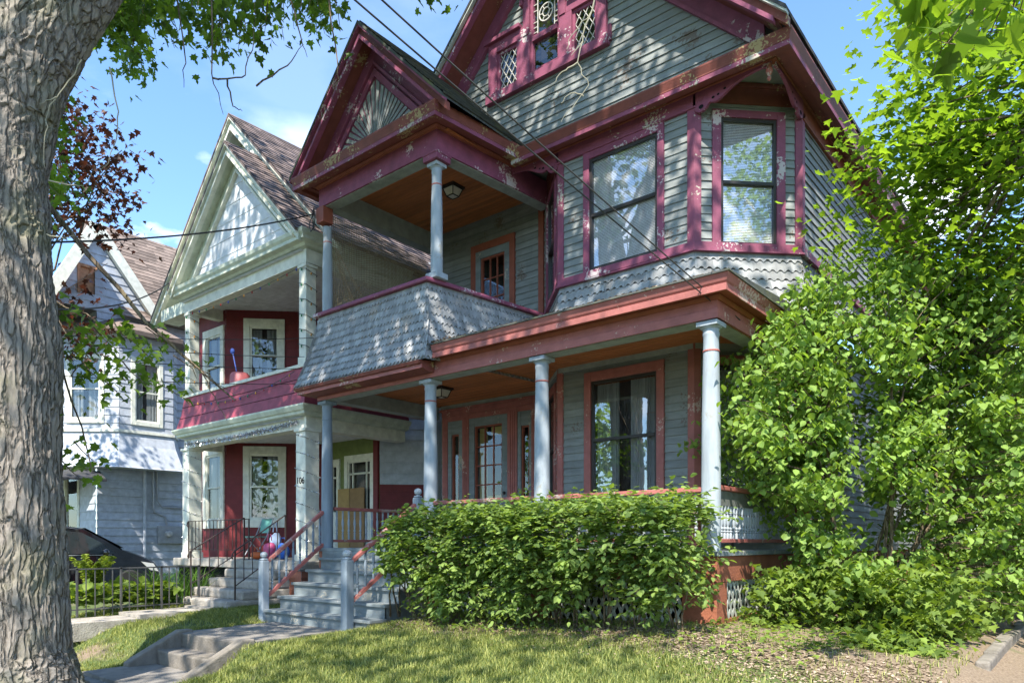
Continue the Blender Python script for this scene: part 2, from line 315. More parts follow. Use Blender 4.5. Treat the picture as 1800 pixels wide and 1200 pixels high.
SPR=[((-8.35,-3.28,8.41),(-7.99,-3.43,7.42),16),((-9.37,-3.17,8.63),(-9.41,-3.23,7.97),16),((-7.84,-2.83,8.50),(-8.05,-2.63,8.14),16),((-8.38,-2.96,8.39),(-8.35,-2.85,7.89),16),((-8.50,-3.16,9.13),(-8.64,-2.88,8.66),16),((-7.55,-3.09,7.72),(-7.92,-2.94,7.16),16),((-8.49,-2.51,9.46),(-8.55,-2.63,8.79),16),((-7.42,-3.23,8.24),(-7.46,-3.17,7.66),16),((-8.53,-2.83,8.35),(-8.84,-2.57,7.70),16),((-8.55,-2.73,9.29),(-8.43,-2.55,8.39),16),((-7.21,-3.22,8.23),(-6.70,-3.25,7.28),16),((-7.36,-3.02,7.60),(-7.19,-3.24,6.63),16),((-8.28,-3.25,8.14),(-7.71,-3.25,7.36),16),((-7.67,-3.03,8.46),(-7.90,-2.71,7.87),16),((-7.36,-3.57,8.22),(-7.21,-3.55,7.68),16),((-7.36,-3.27,8.33),(-7.89,-3.23,7.80),16),((-7.80,-2.78,8.62),(-7.87,-2.73,7.96),16),((-7.65,-3.21,8.03),(-7.64,-2.97,7.47),16),((-8.18,-3.34,8.56),(-7.55,-3.32,7.57),16),((-8.21,-3.15,8.38),(-7.98,-3.42,7.38),16),((-8.18,-2.93,8.62),(-8.27,-2.76,8.10),16),((-7.71,-3.73,8.33),(-7.58,-3.66,7.48),16),((-7.49,-3.24,8.25),(-7.59,-3.22,7.70),16),((-8.17,-3.28,8.51),(-8.24,-3.09,8.13),16),((-7.34,-3.58,8.06),(-7.14,-3.48,7.46),16),((-8.38,-2.77,9.24),(-8.37,-2.82,8.54),16),((-8.34,-2.60,9.25),(-8.33,-2.64,8.42),16),((-8.76,-3.15,9.18),(-9.01,-3.00,8.78),16),((-8.79,-3.18,8.99),(-8.50,-3.10,8.12),16),((-7.83,-3.58,8.24),(-7.62,-3.49,7.61),16),((-6.86,-3.65,7.58),(-7.05,-3.36,7.33),16),((-8.41,-2.54,8.36),(-8.17,-2.63,7.28),16),((-7.20,-3.20,7.58),(-6.97,-3.18,6.83),16),((-8.76,-3.14,9.24),(-8.30,-3.23,8.32),16),((-6.31,-1.53,8.66),(-6.23,-1.38,7.71),11),((-7.19,-2.87,8.23),(-7.31,-2.95,7.55),11),((-5.81,-2.80,7.43),(-6.06,-2.62,6.97),11),((-6.26,-2.44,8.00),(-6.55,-2.35,7.13),11),((-7.28,-2.53,8.44),(-6.75,-2.60,7.24),11),((-5.55,-2.54,7.51),(-5.71,-2.64,6.52),11),((-5.42,-2.98,7.49),(-5.05,-3.07,6.76),11),((-5.86,-3.27,7.87),(-5.73,-3.16,7.05),11),((-6.60,-2.58,8.50),(-6.53,-2.67,7.59),11),((-7.03,-2.60,8.70),(-7.06,-2.75,7.82),11),((-7.33,-2.68,8.95),(-7.28,-2.76,8.03),11),((-5.74,-2.10,8.08),(-5.90,-2.03,7.49),11),((-6.35,-2.51,8.08),(-6.51,-2.44,7.53),11),((-7.66,-2.55,8.97),(-7.58,-2.61,7.91),11),((-4.93,-2.40,7.35),(-5.22,-2.32,6.84),11),((-6.37,-2.01,8.21),(-6.33,-1.91,7.39),11),((-7.28,-2.66,8.55),(-7.07,-2.95,7.64),11),((-5.78,-3.37,7.74),(-5.95,-3.15,7.38),11),((-7.61,-2.47,8.60),(-7.62,-2.39,7.67),11),((-6.14,-1.87,8.96),(-5.77,-1.97,7.93),11),((-5.93,-2.09,7.91),(-6.31,-2.06,7.40),11),((-7.03,-2.51,8.90),(-7.03,-2.61,7.99),11),((-5.54,-3.02,7.60),(-5.59,-3.05,6.94),11),((-5.84,-1.68,8.58),(-5.94,-1.50,8.09),11),((-6.66,-1.82,8.82),(-6.40,-1.98,7.74),11),((-6.62,-2.97,7.88),(-6.67,-2.79,7.26),11),((-6.24,-2.99,8.09),(-6.11,-3.16,7.17),11),((-5.74,-2.32,7.66),(-6.06,-2.22,7.03),11),((-6.01,-2.37,8.36),(-6.01,-2.49,7.33),11),((-5.92,-3.17,7.73),(-6.36,-3.02,7.21),11),((-6.81,-2.15,8.62),(-6.86,-2.13,7.28),11),((-6.64,-2.23,8.37),(-6.87,-1.95,7.45),11),((-6.55,-2.31,8.72),(-6.99,-2.20,7.70),11),((-5.10,-2.38,7.90),(-5.34,-2.37,7.40),11),((-5.32,-2.24,7.55),(-5.34,-2.33,6.64),11),((-5.46,-2.40,8.20),(-5.47,-2.56,7.26),11),((-5.93,-2.42,7.94),(-6.07,-2.55,6.86),11),((-6.66,-2.75,8.19),(-6.22,-2.78,7.25),11),((-7.29,-2.32,8.70),(-7.10,-2.58,7.49),11),((-5.18,-2.16,7.97),(-5.22,-2.02,7.25),11),((-5.84,-0.98,8.70),(-6.02,-0.95,7.93),9),((-5.50,-1.33,8.83),(-5.63,-1.25,8.25),9),((-4.57,-1.96,7.89),(-4.80,-1.75,7.41),9),((-4.78,-1.74,8.18),(-4.82,-1.54,7.74),9),((-4.78,-1.79,7.85),(-4.53,-1.91,6.98),9),((-5.84,-1.56,8.42),(-5.68,-1.57,7.57),9),((-5.31,-1.73,8.28),(-5.04,-1.77,7.56),9),((-5.06,-1.43,8.36),(-5.28,-1.33,7.84),9),((-4.56,-2.15,7.32),(-4.37,-2.41,6.50),9),((-4.84,-1.57,7.90),(-5.08,-1.52,7.43),9),((-4.79,-1.58,7.85),(-4.57,-1.71,7.08),9),((-5.62,-1.26,8.60),(-5.37,-1.55,7.64),9),((-5.06,-1.39,7.99),(-5.00,-1.26,7.36),9),((-5.68,-1.11,8.41),(-5.62,-1.08,7.70),9),((-5.37,-1.37,8.29),(-5.49,-1.48,7.45),9),((-4.35,-2.15,7.47),(-4.42,-2.21,6.81),9),((-3.83,-0.51,8.15),(-3.96,-0.56,7.75),6),((-3.70,-0.41,8.15),(-3.52,-0.64,7.49),6),((-3.77,-0.46,8.15),(-3.59,-0.78,7.44),6),((-8.62,-3.92,6.54),(-8.29,-3.83,6.04),9),((-8.07,-3.89,5.45),(-8.28,-3.62,5.15),9),((-8.50,-3.82,5.53),(-8.61,-3.53,5.20),9),((-7.58,-4.21,5.04),(-6.98,-4.16,4.55),9),((-8.23,-4.10,6.44),(-7.93,-3.94,5.97),9),((-7.92,-4.03,6.08),(-7.41,-3.94,5.50),9),((-7.98,-3.91,5.36),(-7.86,-3.71,5.02),9),((-7.76,-4.23,6.48),(-7.55,-4.10,6.03),9),((-7.80,-4.23,6.11),(-7.20,-4.22,5.52),9),((-7.66,-4.30,6.10),(-7.40,-4.14,5.76),9),((-8.00,-4.09,5.32),(-7.41,-4.10,4.76),9),((-7.55,-4.03,6.09),(-7.49,-3.85,5.77),9),((-7.88,-4.15,6.34),(-7.98,-3.94,6.05),9),((-7.83,-4.12,4.83),(-7.91,-3.87,4.59),9),((-8.57,-3.83,6.34),(-8.48,-3.66,5.94),9),((-7.71,-4.33,6.36),(-7.14,-4.32,5.81),9),((-6.08,-4.46,2.88),(-6.22,-4.17,2.71),7),((-5.67,-4.48,2.60),(-5.88,-4.16,2.45),7),((-5.65,-4.25,2.59),(-5.71,-3.98,2.39),7),((-5.81,-4.03,2.39),(-5.97,-3.71,2.21),7),((-5.04,-4.09,2.38),(-4.68,-4.00,2.08),7),((-5.27,-3.83,2.61),(-5.43,-3.50,2.44),7),((-5.15,-4.13,2.13),(-4.78,-4.04,1.84),7),((-5.32,-3.68,2.11),(-4.80,-3.66,1.78),7),((-5.70,-4.35,2.18),(-5.35,-4.24,1.89),7),((-6.09,-4.45,1.08),(-6.26,-4.15,0.85),7),((-5.63,-4.46,1.24),(-5.64,-4.22,1.01),7),((-5.09,-3.59,2.30),(-5.15,-3.28,2.09),7),((-5.62,-4.16,2.00),(-5.78,-3.85,1.80),7),((-5.93,-4.57,2.44),(-5.65,-4.42,2.16),7),((-5.69,-4.47,2.28),(-5.73,-4.22,2.08),7),((-5.47,-4.10,2.65),(-5.08,-4.01,2.34),7)]
COP=[(-14.17,-1.66,9.24),(-14.02,-1.84,7.50),(-12.88,-2.10,8.61),(-13.81,-1.17,8.43),(-15.23,-1.92,9.74),(-14.02,-0.84,8.09),(-13.69,-0.93,8.54),(-13.11,-2.17,8.16),(-12.26,-1.38,8.01),(-13.54,-2.50,7.51),(-13.26,-2.35,7.26),(-14.21,-1.74,9.27),(-15.52,-1.84,10.16),(-13.57,-1.65,8.88),(-14.32,-1.30,7.58),(-13.64,-2.33,7.71),(-12.96,-1.94,8.92),(-13.02,-1.76,9.18),(-14.46,-2.27,6.95),(-13.56,-1.12,9.09),(-14.23,-1.01,8.09),(-13.56,-1.57,8.54),(-14.02,-1.56,9.40),(-14.43,-2.05,7.25),(-12.56,-1.70,7.80),(-12.93,-2.02,8.13),(-13.30,-1.41,7.91),(-13.05,-1.75,7.42),(-12.68,-1.13,8.40),(-13.89,-2.44,8.05),(-14.21,-1.38,9.39),(-13.28,-0.91,7.13),(-13.62,-1.69,6.79),(-14.14,-0.74,7.21),(-13.20,-1.37,8.09),(-12.71,-1.27,6.49),(-13.45,-2.39,6.50),(-14.24,-1.94,7.50),(-15.19,-2.14,7.97),(-13.62,-1.88,8.63),(-12.98,-1.50,7.22),(-14.17,-2.16,9.21),(-15.13,-2.05,9.71),(-14.08,-0.61,8.01),(-13.30,-2.10,6.72),(-13.97,-1.70,8.73),(-14.88,-1.61,8.38),(-14.78,-1.43,9.21),(-13.61,-2.14,7.00),(-13.81,-2.59,6.89),(-13.06,-1.88,7.71),(-15.10,-2.00,9.80),(-13.66,-0.77,8.54),(-13.90,-2.52,6.45),(-13.87,-2.10,9.38),(-13.20,-2.18,8.98),(-14.96,-1.80,9.03),(-13.22,-2.33,7.90),(-14.03,-1.36,8.54),(-12.80,-1.45,6.70),(-14.54,-1.49,9.56),(-13.42,-1.17,8.17),(-13.30,-2.46,8.25),(-14.06,-0.79,8.12),(-14.52,-1.11,8.69),(-13.50,-1.60,7.13),(-13.68,-2.35,7.76),(-13.14,-0.95,7.64),(-14.00,-1.91,8.37),(-14.96,-1.39,7.67),(-12.93,-2.17,4.97),(-13.05,-1.88,4.06),(-11.74,-1.83,4.28),(-12.53,-1.89,4.53),(-13.26,-1.94,4.35),(-12.80,-2.27,4.27),(-13.11,-1.75,4.01),(-12.95,-1.67,5.33),(-13.25,-2.04,4.95),(-13.27,-1.90,5.20),(-12.12,-1.67,4.92),(-12.52,-2.19,5.21),(-11.91,-1.72,5.30),(-12.89,-2.14,5.41),(-12.55,-1.72,4.03),(-12.11,-1.81,5.45),(-11.97,-1.71,5.33),(-12.68,-1.93,5.07),(-13.51,-2.09,5.27),(-12.55,-2.31,3.79),(-12.35,-1.54,4.34),(-13.20,-2.09,5.54)]
NEAR=[(2.56,-2.68,3.43),(2.90,-2.26,3.59),(2.83,-3.20,2.90),(2.74,-3.09,2.73),(2.65,-3.33,3.02),(2.75,-3.30,2.65),(2.55,-2.51,3.15),(3.00,-2.80,3.11),(2.96,-2.48,3.21),(2.70,-3.06,3.21),(2.87,-2.69,2.99),(2.75,-2.92,3.03),(2.81,-3.12,2.75),(2.77,-2.48,3.07),(2.56,-2.66,3.05),(2.65,-3.25,3.01),(2.57,-3.10,2.81),(2.98,-3.17,2.96),(2.89,-2.23,3.22),(2.82,-2.52,3.23),(2.58,-3.06,3.03),(2.63,-3.15,2.93),(2.79,-3.02,3.03),(2.63,-2.46,3.32),(2.94,-2.35,3.10),(2.70,-3.14,2.73)]
# ------------------------------------------------------------------ windows and doors
def V2(x, y, z=0): return Vector((x, y, z))
def window(parent, O, U, N, u0, u1, v0, v1, casemat, framemat, case=(.1, .1, .12, .1), mid=None, fill='blind', glass='glass', fw=.04, name='window', depth=.25, head=None, muntin=None, muntinmat=None):
    """opening u0..u1 x v0..v1 in a wall: casing, dark storm frame, panes, something behind them"""
    w = MB(); l, r, tp, b = case
    if l: w.obox(O, U, N, u0 - l, u0, v0 - b, v1 + tp, -.02, .045)
    if r: w.obox(O, U, N, u1, u1 + r, v0 - b, v1 + tp, -.02, .045)
    if tp: w.obox(O, U, N, u0, u1, v1, v1 + tp, -.02, .042)
    if b: w.obox(O, U, N, u0, u1, v0 - b, v0, -.02, .055)
    if head: w.obox(O, U, N, u0 - l - .04, u1 + r + .04, v1 + tp, v1 + tp + head, -.02, .075)
    win = part(name, w, casemat, parent, bevel=.004)
    f = MB(); n0, n1 = -.03, .018
    f.obox(O, U, N, u0, u0 + fw, v0, v1, n0, n1); f.obox(O, U, N, u1 - fw, u1, v0, v1, n0, n1)
    f.obox(O, U, N, u0 + fw, u1 - fw, v0, v0 + fw * 1.3, n0, n1); f.obox(O, U, N, u0 + fw, u1 - fw, v1 - fw, v1, n0, n1)
    if mid: f.obox(O, U, N, u0 + fw, u1 - fw, mid - .02, mid + .02, n0, n1 + .012)
    part('sash_frame', f, framemat, win)
    a, c, d, e = u0 + fw, u1 - fw, v0 + fw * 1.3, v1 - fw
    q = lambda u, v, n: O + U * u + Z3 * v + N * n
    for p0, p1, nn in (((d, mid - .02, -.015), (mid + .02, e, .0)) if False else ([(d, mid - .02, -.018), (mid + .02, e, -.006)] if mid else [(d, e, -.01)])):
        g = MB(); g.poly(q(a, p0, nn), q(c, p0, nn), q(c, p1, nn), q(a, p1, nn)); part('pane', g, M[glass], win)
    if muntin:
        nx, ny = muntin; g = MB()
        for i in range(1, nx): x = a + (c - a) * i / nx; g.obox(O, U, N, x - .011, x + .011, d, e, -.025, .004)
        for i in range(1, ny): y = d + (e - d) * i / ny; g.obox(O, U, N, a, c, y - .011, y + .011, -.024, .005)
        part('muntins', g, muntinmat or framemat, win)
    bk = MB(); D = -depth
    bk.poly(q(u0, v0, D), q(u1, v0, D), q(u1, v1, D), q(u0, v1, D))
    for A, B in (((u0, v0), (u1, v0)), ((u1, v0), (u1, v1)), ((u1, v1), (u0, v1)), ((u0, v1), (u0, v0))):
        bk.poly(q(*A, -.03), q(*B, -.03), q(*B, D), q(*A, D))
    part('dark_room_backing', bk, M['dark'], win)  # near-black box stands in for the darkness of the unlit room
    if fill == 'blind':
        s = MB(); y = d
        while y < e:
            s.poly(q(a, y, -.034), q(c, y, -.034), q(c, y + .0225, -.044), q(a, y + .0225, -.044)); y += .022
        part('blind', s, M['blind'], win)
    elif fill in ('curtain', 'lace', 'yellow'):
        spans = {'curtain': [(a, a + (c - a) * .36), (a + (c - a) * .56, c)], 'lace': [(a, c)], 'yellow': [(a, a + (c - a) * .28)]}[fill]
        for s0, s1 in spans:
            s = MB(); k = 40; vs = []
            for i in range(k + 1):
                u = s0 + (s1 - s0) * i / k; n = -.10 + .016 * math.sin(i * 1.35) + .008 * math.sin(i * 3.1)
                vs += [q(u, d, n), q(u, e, n)]
            s.add(vs, [(2 * i, 2 * i + 2, 2 * i + 3, 2 * i + 1) for i in range(k)])
            part('curtain', s, M[fill], win, smooth=True)
    return win

def column(parent, x, y, z0, z1, r, mat, ring=None, name='porch_column', cap=True):
    c = MB(); h = z1 - z0
    c.lathe((x, y, z0), [(r * 1.02, 0), (r * 1.04, h * .25), (r * .98, h * .6), (r * .84, h - .30), (r * .84, h - .16), (r * .9, h - .14), (r * .9, h - .12), (r * .84, h - .10), (r * .98, h - .055)], 24)
    o = part(name, c, mat, parent, smooth=True)
    if cap:
        k = MB(); w = r * 1.2
        k.box(x - w, x + w, y - w, y + w, z1 - .055, z1 - .004); k.lathe((x, y, z1 - .075), [(r * 1.0, 0), (r * 1.18, .018)], 20); part('capital', k, mat, o, bevel=.004)
    g = MB(); g.lathe((x, y, z1 - .33), [(r * .85, 0), (r * .91, .005), (r * .91, .018), (r * .85, .023)], 20); part('neck_ring', g, ring or M['rail'], o, smooth=True)
    return o
BAL = [(.017, 0), (.017, .10), (.012, .11), (.021, .125), (.021, .14), (.011, .155), (.022, .18), (.022, .20), (.012, .22), (.015, .25), (.023, .33), (.02, .40), (.011, .455), (.017, .465), (.017, .475), (.017, .60)]
def baluster_mesh(h, mat):
    b = MB(); k = h / .6; b.lathe((0, 0, 0), [(r, z * k) for r, z in BAL], 8); return b
def railing(parent, p, q, zt, zb, topmat, balmat, step=.115, band=0., name='railing', ends=(.08, .08)):
    p = Vector((p[0], p[1], 0)); q = Vector((q[0], q[1], 0)); d = (q - p); L = d.length; d.normalize()
    t = MB(); t.beam(p + Z3 * (zt - .03), q + Z3 * (zt - .03), .10, .055); o = part(name, t, topmat, parent, bevel=.008)
    b = MB(); b.beam(p + Z3 * (zb + .02), q + Z3 * (zb + .02), .07, .045); part('bottom_rail', b, topmat, o, bevel=.005)
    z1 = zt - .06
    if band:
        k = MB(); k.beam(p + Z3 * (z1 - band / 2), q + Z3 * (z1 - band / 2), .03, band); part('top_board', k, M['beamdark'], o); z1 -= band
    n = int((L - sum(ends)) / step); src = None
    for i in range(n + 1):
        s = ends[0] + (L - sum(ends)) * i / max(1, n); c = p + d * s + Z3 * (zb + .0425)
        if src is None:
            m = baluster_mesh(z1 - zb - .0425, balmat); src = part('baluster', m, balmat, o, smooth=True); src.location = c; first = c.copy()
        else: copy_at(src, c - first, o)
    return o
def newel(parent, x, y, z0, z1, s, mat, name='newel_post', ball=True, ballmat=None):
    m = MB(); h = s / 2; k = h * .72
    oc = lambda a, z: [(x - a, y - a * .55, z), (x - a * .55, y - a, z), (x + a * .55, y - a, z), (x + a, y - a * .55, z), (x + a, y + a * .55, z), (x + a * .55, y + a, z), (x - a * .55, y + a, z), (x - a, y + a * .55, z)]
    m.box(x - h, x + h, y - h, y + h, z0, z1 - .03); m.prism(oc(h * .95, z1 - .03), (0, 0, .03))
    o = part(name, m, mat, parent, bevel=.014)
    b = MB(); b.lathe((x, y, z1), [(h * .5, 0), (h * .45, .012), (h * .85, .03), (h * .98, .06), (h * .85, .09), (h * .4, .108), (.004, .112)], 8); part('finial', b, ballmat or mat, o)
    return o
def lantern(parent, x, y, z):
    m = MB(); w = .15
    m.box(x - w, x + w, y - w, y + w, z - .03, z); m.box(x - w * .9, x + w * .9, y - w * .9, y + w * .9, z - .045, z - .03)
    for sx in (-1, 1):
        for sy in (-1, 1): m.beam((x + sx * .12, y + sy * .12, z - .045), (x + sx * .075, y + sy * .075, z - .17), .014, .014)
    for a, b in (((-1, -1), (1, -1)), ((1, -1), (1, 1)), ((1, 1), (-1, 1)), ((-1, 1), (-1, -1))):
        m.beam((x + a[0] * .075, y + a[1] * .075, z - .17), (x + b[0] * .075, y + b[1] * .075, z - .17), .014, .014)
    o = part('ceiling_lamp', m, M['storm'], parent)
    g = MB(); a = [(x + sx * .112, y + sy * .112, z - .046) for sx, sy in ((-1, -1), (1, -1), (1, 1), (-1, 1))]; b = [(x + sx * .07, y + sy * .07, z - .166) for sx, sy in ((-1, -1), (1, -1), (1, 1), (-1, 1))]
    g.hexa(b, a); part('lamp_glass', g, M['lampglass'], o)
M['lampglass'] = plain('frosted_lamp_glass', (.62, .60, .52), .5)
M['beadboard'] = paint('orange_beadboard', (.49, .175, .06), island=.22, dirt=.3, grain=(1, 8, 8), rough=.5)

# ------------------------------------------------------------------ the painted corner house
H = thing('victorian_house', (-3.3, 2.0, -1.1), 'sage green two-storey house with plum and brick-red trim, stacked porches and steep gables', 'house')
A_, B_, C_, D_, E_ = (-6.8, 2.56), (-4.21, 2.56), (-3.15, 1.5), (-.91, 1.5), (.15, 2.56)
F_ = (.15, 17.0)
X3, Y3 = Vector((1, 0, 0)), Vector((0, 1, 0))
def face(p, q):
    d = Vector((q[0] - p[0], q[1] - p[1], 0)); L = d.length; d.normalize(); return Vector((p[0], p[1], 0)), d, Vector((d.y, -d.x, 0)), L
fAB, fBC, fCD, fDE, fEF = face(A_, B_), face(B_, C_), face(C_, D_), face(D_, E_), face(E_, F_)
def wallpart(name, f, z0, z1, holes=(), e=.112, mat='siding', u0=0, u1=None, parent=H, th=.017):
    O, U, N, L = f; m = MB(); u1 = L if u1 is None else u1
    courses(m, [(u0, z0), (u1, z0), (u1, z1), (u0, z1)], O, U, N, e, th, holes)
    return part(name, m, M[mat], parent)
# lower storey walls; openings as (u0,u1,z0,z1)
w1 = (.59, 1.69, .62, 2.50)
wallpart('lower_bay_wall', fCD, 0, 2.8, [w1])
w2 = (.30, 1.20, .55, 2.50)
wallpart('lower_bay_side_wall', fDE, 0, 2.8, [w2])
wl = (.36, 1.14, .62, 2.50)
wallpart('lower_bay_side_wall', fBC, 0, 2.8, [wl])
dw = (.06, 2.44, 0.0, 2.66)
wallpart('porch_back_wall', fAB, 0, 2.8, [dw])
wallpart('side_wall', fEF, -.05, 3.2)
window(H, fCD[0], fCD[1], fCD[2], *w1, M['brick'], M['storm'], (.115, .115, .14, .12), 1.62, 'curtain')
window(H, fDE[0], fDE[1], fDE[2], *w2, M['brick'], M['storm'], (.11, .11, .13, .12), 1.62, 'lace')
window(H, fBC[0], fBC[1], fBC[2], *wl, M['brick'], M['storm'], (.11, .11, .13, .12), 1.62, 'lace')
def cornerboard(nm, P_, fa, fb, w, z0, z1, mt):
    d1, n1, d2, n2 = fa[1], fa[2], fb[1], fb[2]; P_ = Vector((P_[0], P_[1], 0)); mm = (n1 + n2) / (1 + n1.dot(n2)); t_ = .04
    pl = [P_ - d1 * w, P_ - d1 * w + n1 * t_, P_ + mm * t_, P_ + d2 * w + n2 * t_, P_ + d2 * w, P_]
    m = MB(); m.prism([p + Z3 * z0 for p in pl], (0, 0, z1 - z0)); part(nm, m, M[mt], H, bevel=.004)
for P_, fa, fb in ((C_, fBC, fCD), (D_, fCD, fDE), (E_, fDE, fEF)): cornerboard('lower_corner_board', P_, fa, fb, .078, 0, 2.8, 'brick')

# entry: jambs, sidelights, door
O, U, N = fAB[0], fAB[1], fAB[2]
en = MB()
for a, b in ((.06, .20), (.60, .77), (1.74, 1.97), (2.30, 2.44)):
    en.obox(O, U, N, a, b, 0, 2.66, -.05, .06)
    for k in (.3, .5, .7): x = a + (b - a) * k; en.obox(O, U, N, x - .012, x + .012, .02, 2.5, .06, .072)
en.obox(O, U, N, .06, 2.44, 2.56, 2.66, -.04, .075); en.obox(O, U, N, .2, 2.3, 2.46, 2.56, -.05, .055); en.obox(O, U, N, .0, 2.5, 2.66, 2.70, -.02, .10)
ent = part('entry_surround', en, M['brick'], H, bevel=.004)
window(ent, O, U, N, .30, .50, .55, 2.2, M['step'], M['orange'], (.10, .10, .26, .55), None, 'none', 'glassdim', .035, name='sidelight', depth=.35)
window(ent, O, U, N, 2.05, 2.24, .55, 2.2, M['step'], M['orange'], (.08, .06, .26, .55), None, 'none', 'glassdim', .035, name='sidelight', depth=.35)
ds = window(ent, O, U, N, .905, 1.60, .42, 2.30, M['step'], M['orange'], (.135, .14, .16, .42), None, 'yellow', 'glassdim', .03, name='front_door', muntin=(3, 5), muntinmat=M['orange'], depth=.5)
yb = MB(); yb.poly(*[O + U * u + Z3 * v - N * .12 for u, v in ((.92, .45), (1.59, .45), (1.59, .98), (.92, .98))]); yb.poly(*[O + U * u + Z3 * v - N * .12 for u, v in ((1.2, 2.12), (1.59, 2.12), (1.59, 2.28), (1.2, 2.28))]); part('yellow_shade', yb, M['yellow'], ds)
kn = MB(); kn.ball(tuple(O + U * 1.69 + Z3 * 1.0 + N * .09), .03, n=8); kn.beam(O + U * 1.69 + Z3 * .9 + N * .05, O + U * 1.69 + Z3 * 1.12 + N * .05, .05, .012); part('door_handle', kn, M['storm'], ds)
# upper storey
w3 = (.56, 1.70, 4.16, 5.84)
wallpart('upper_bay_wall', fCD, 4.10, 6.0, [w3])
w4 = (.36, 1.15, 4.13, 5.86)
wallpart('upper_bay_side_wall', fDE, 4.10, 6.05, [w4])
wallpart('upper_bay_side_wall', fBC, 4.10, 6.05, [w4])
bd = (.84, 1.83, 3.1, 5.70)
wallpart('balcony_back_wall', fAB, 3.1, 6.3, [bd], e=.115)
wallpart('upper_side_wall', fEF, 3.95, 6.2, e=.118)
lw = MB(); courses(lw, [(2.56, -.2), (14, -.2), (14, 6.3), (2.56, 6.3)], (-6.8, 0, 0), Y3, Vector((-1, 0, 0)), .115); part('left_side_wall', lw, M['siding'], H)
window(H, fCD[0], fCD[1], fCD[2], *w3, M['plum'], M['storm'], (.10, .10, .12, .10), 4.985, 'blind')
window(H, fDE[0], fDE[1], fDE[2], *w4, M['plum'], M['storm'], (.12, .12, .10, .09), 4.985, 'blind')
window(H, fBC[0], fBC[1], fBC[2], *w4, M['plum'], M['storm'], (.12, .12, .10, .09), 4.985, 'blind')
window(H, O, U, N, 1.06, 1.66, 3.9, 5.46, M['step'], M['orange'], (.12, .12, .14, .8), None, 'none', 'glassdim', .04, name='balcony_door', muntin=(3, 4), muntinmat=M['orange'], depth=.4)
bc = MB(); bc.obox(O, U, N, 2.45, 2.56, 3.1, 6.2, 0, .05); part('corner_trim', bc, M['orange'], H); bc = MB(); bc.obox(O, U, N, .82, .94, 3.1, 5.74, -.02, .05); bc.obox(O, U, N, 1.78, 1.90, 3.1, 5.74, -.02, .05); bc.obox(O, U, N, .94, 1.78, 5.60, 5.74, -.02, .05)
part('balcony_door_casing', bc, M['orange'], H, bevel=.004)
for P_, fa, fb in ((C_, fBC, fCD), (D_, fCD, fDE), (E_, fDE, fEF)): cornerboard('upper_corner_board', P_, fa, fb, .085, 4.16, 6.0, 'plumbad')

pp = [B_, C_, D_, E_, F_]
bt = MB(); run(bt, pp, [(.0, 4.03), (.065, 4.03), (.065, 4.05), (.042, 4.06), (.042, 4.16), (0, 4.16)]); part('sill_band', bt, M['plum'], H)
# flared skirt of shaped shingles under the bay
arc = lambda f: (.012 if (f < .18 or f > .82) else .012 + .036 * math.sqrt(max(0, 1 - ((f - .5) / .32) ** 2)))
po = offset_path(pp, .27)
sk = MB()
for i in range(4):
    a, b = pp[i], pp[i + 1]; oa, ob = po[i], po[i + 1]; f = face(a, b)
    if i == 3: b = (.15, 8.0); ob = (po[4][0], 8.0)
    wavy(sk, (*oa, 3.12), (*ob, 3.12), (*a, 4.04), (*b, 4.04), 7, .118, arc, (f[2] + Z3 * .3).normalized(), .014, .05, 10)
part('shingled_bay_skirt', sk, M['shingle'], H)
bk = MB(); run(bk, pp, [(.255, 3.12), (0, 3.6), (-.01, 4.03)], False); part('skirt_backing', bk, M['shingle'], H)
# friezes, gable overhang at the cut-away corners
fz = MB(); fz.obox(*fCD[:3], -.04, fCD[3] + .04, 5.97, 6.19, -.05, .045); fz.obox(*fCD[:3], -.05, fCD[3] + .05, 5.945, 5.97, -.02, .06); part('front_frieze', fz, M['plumbad'], H, bevel=.004)
for f in (fDE, fBC): fz = MB(); fz.obox(*f[:3], 0, f[3], 6.05, 6.35, -.02, .03); fz.obox(*f[:3], 0, f[3], 6.27, 6.31, .03, .05); part('corner_frieze', fz, M['maroon'], H)
fz = MB(); fz.obox(*fEF[:3], 0, 14, 5.90, 6.19, -.03, .04); fz.obox(*fEF[:3], 0, 14, 5.875, 5.90, -.02, .055); part('side_frieze', fz, M['orange'], H)
cs = MB(); cs.poly((D_[0], 1.5, 6.36), (.15, 1.5, 6.36), (.15, 2.56, 6.36)); part('corner_soffit', cs, M['beamgrey'], H); cs = MB(); cs.poly((C_[0], 1.5, 6.36), (-4.21, 2.56, 6.36), (-4.21, 1.5, 6.36)); part('corner_soffit', cs, M['beamgrey'], H)
br = [(0, 6.19), (1.06, 6.19), (1.06, 6.09), (.99, 6.085), (.93, 6.105), (.85, 6.105), (.70, 6.085), (.58, 6.045), (.48, 5.995), (.40, 5.95), (.33, 5.925), (.28, 5.925), (.25, 5.945), (.22, 5.935), (.20, 5.90), (.15, 5.865), (.09, 5.86), (.04, 5.885), (.02, 5.92), (0, 5.95)]
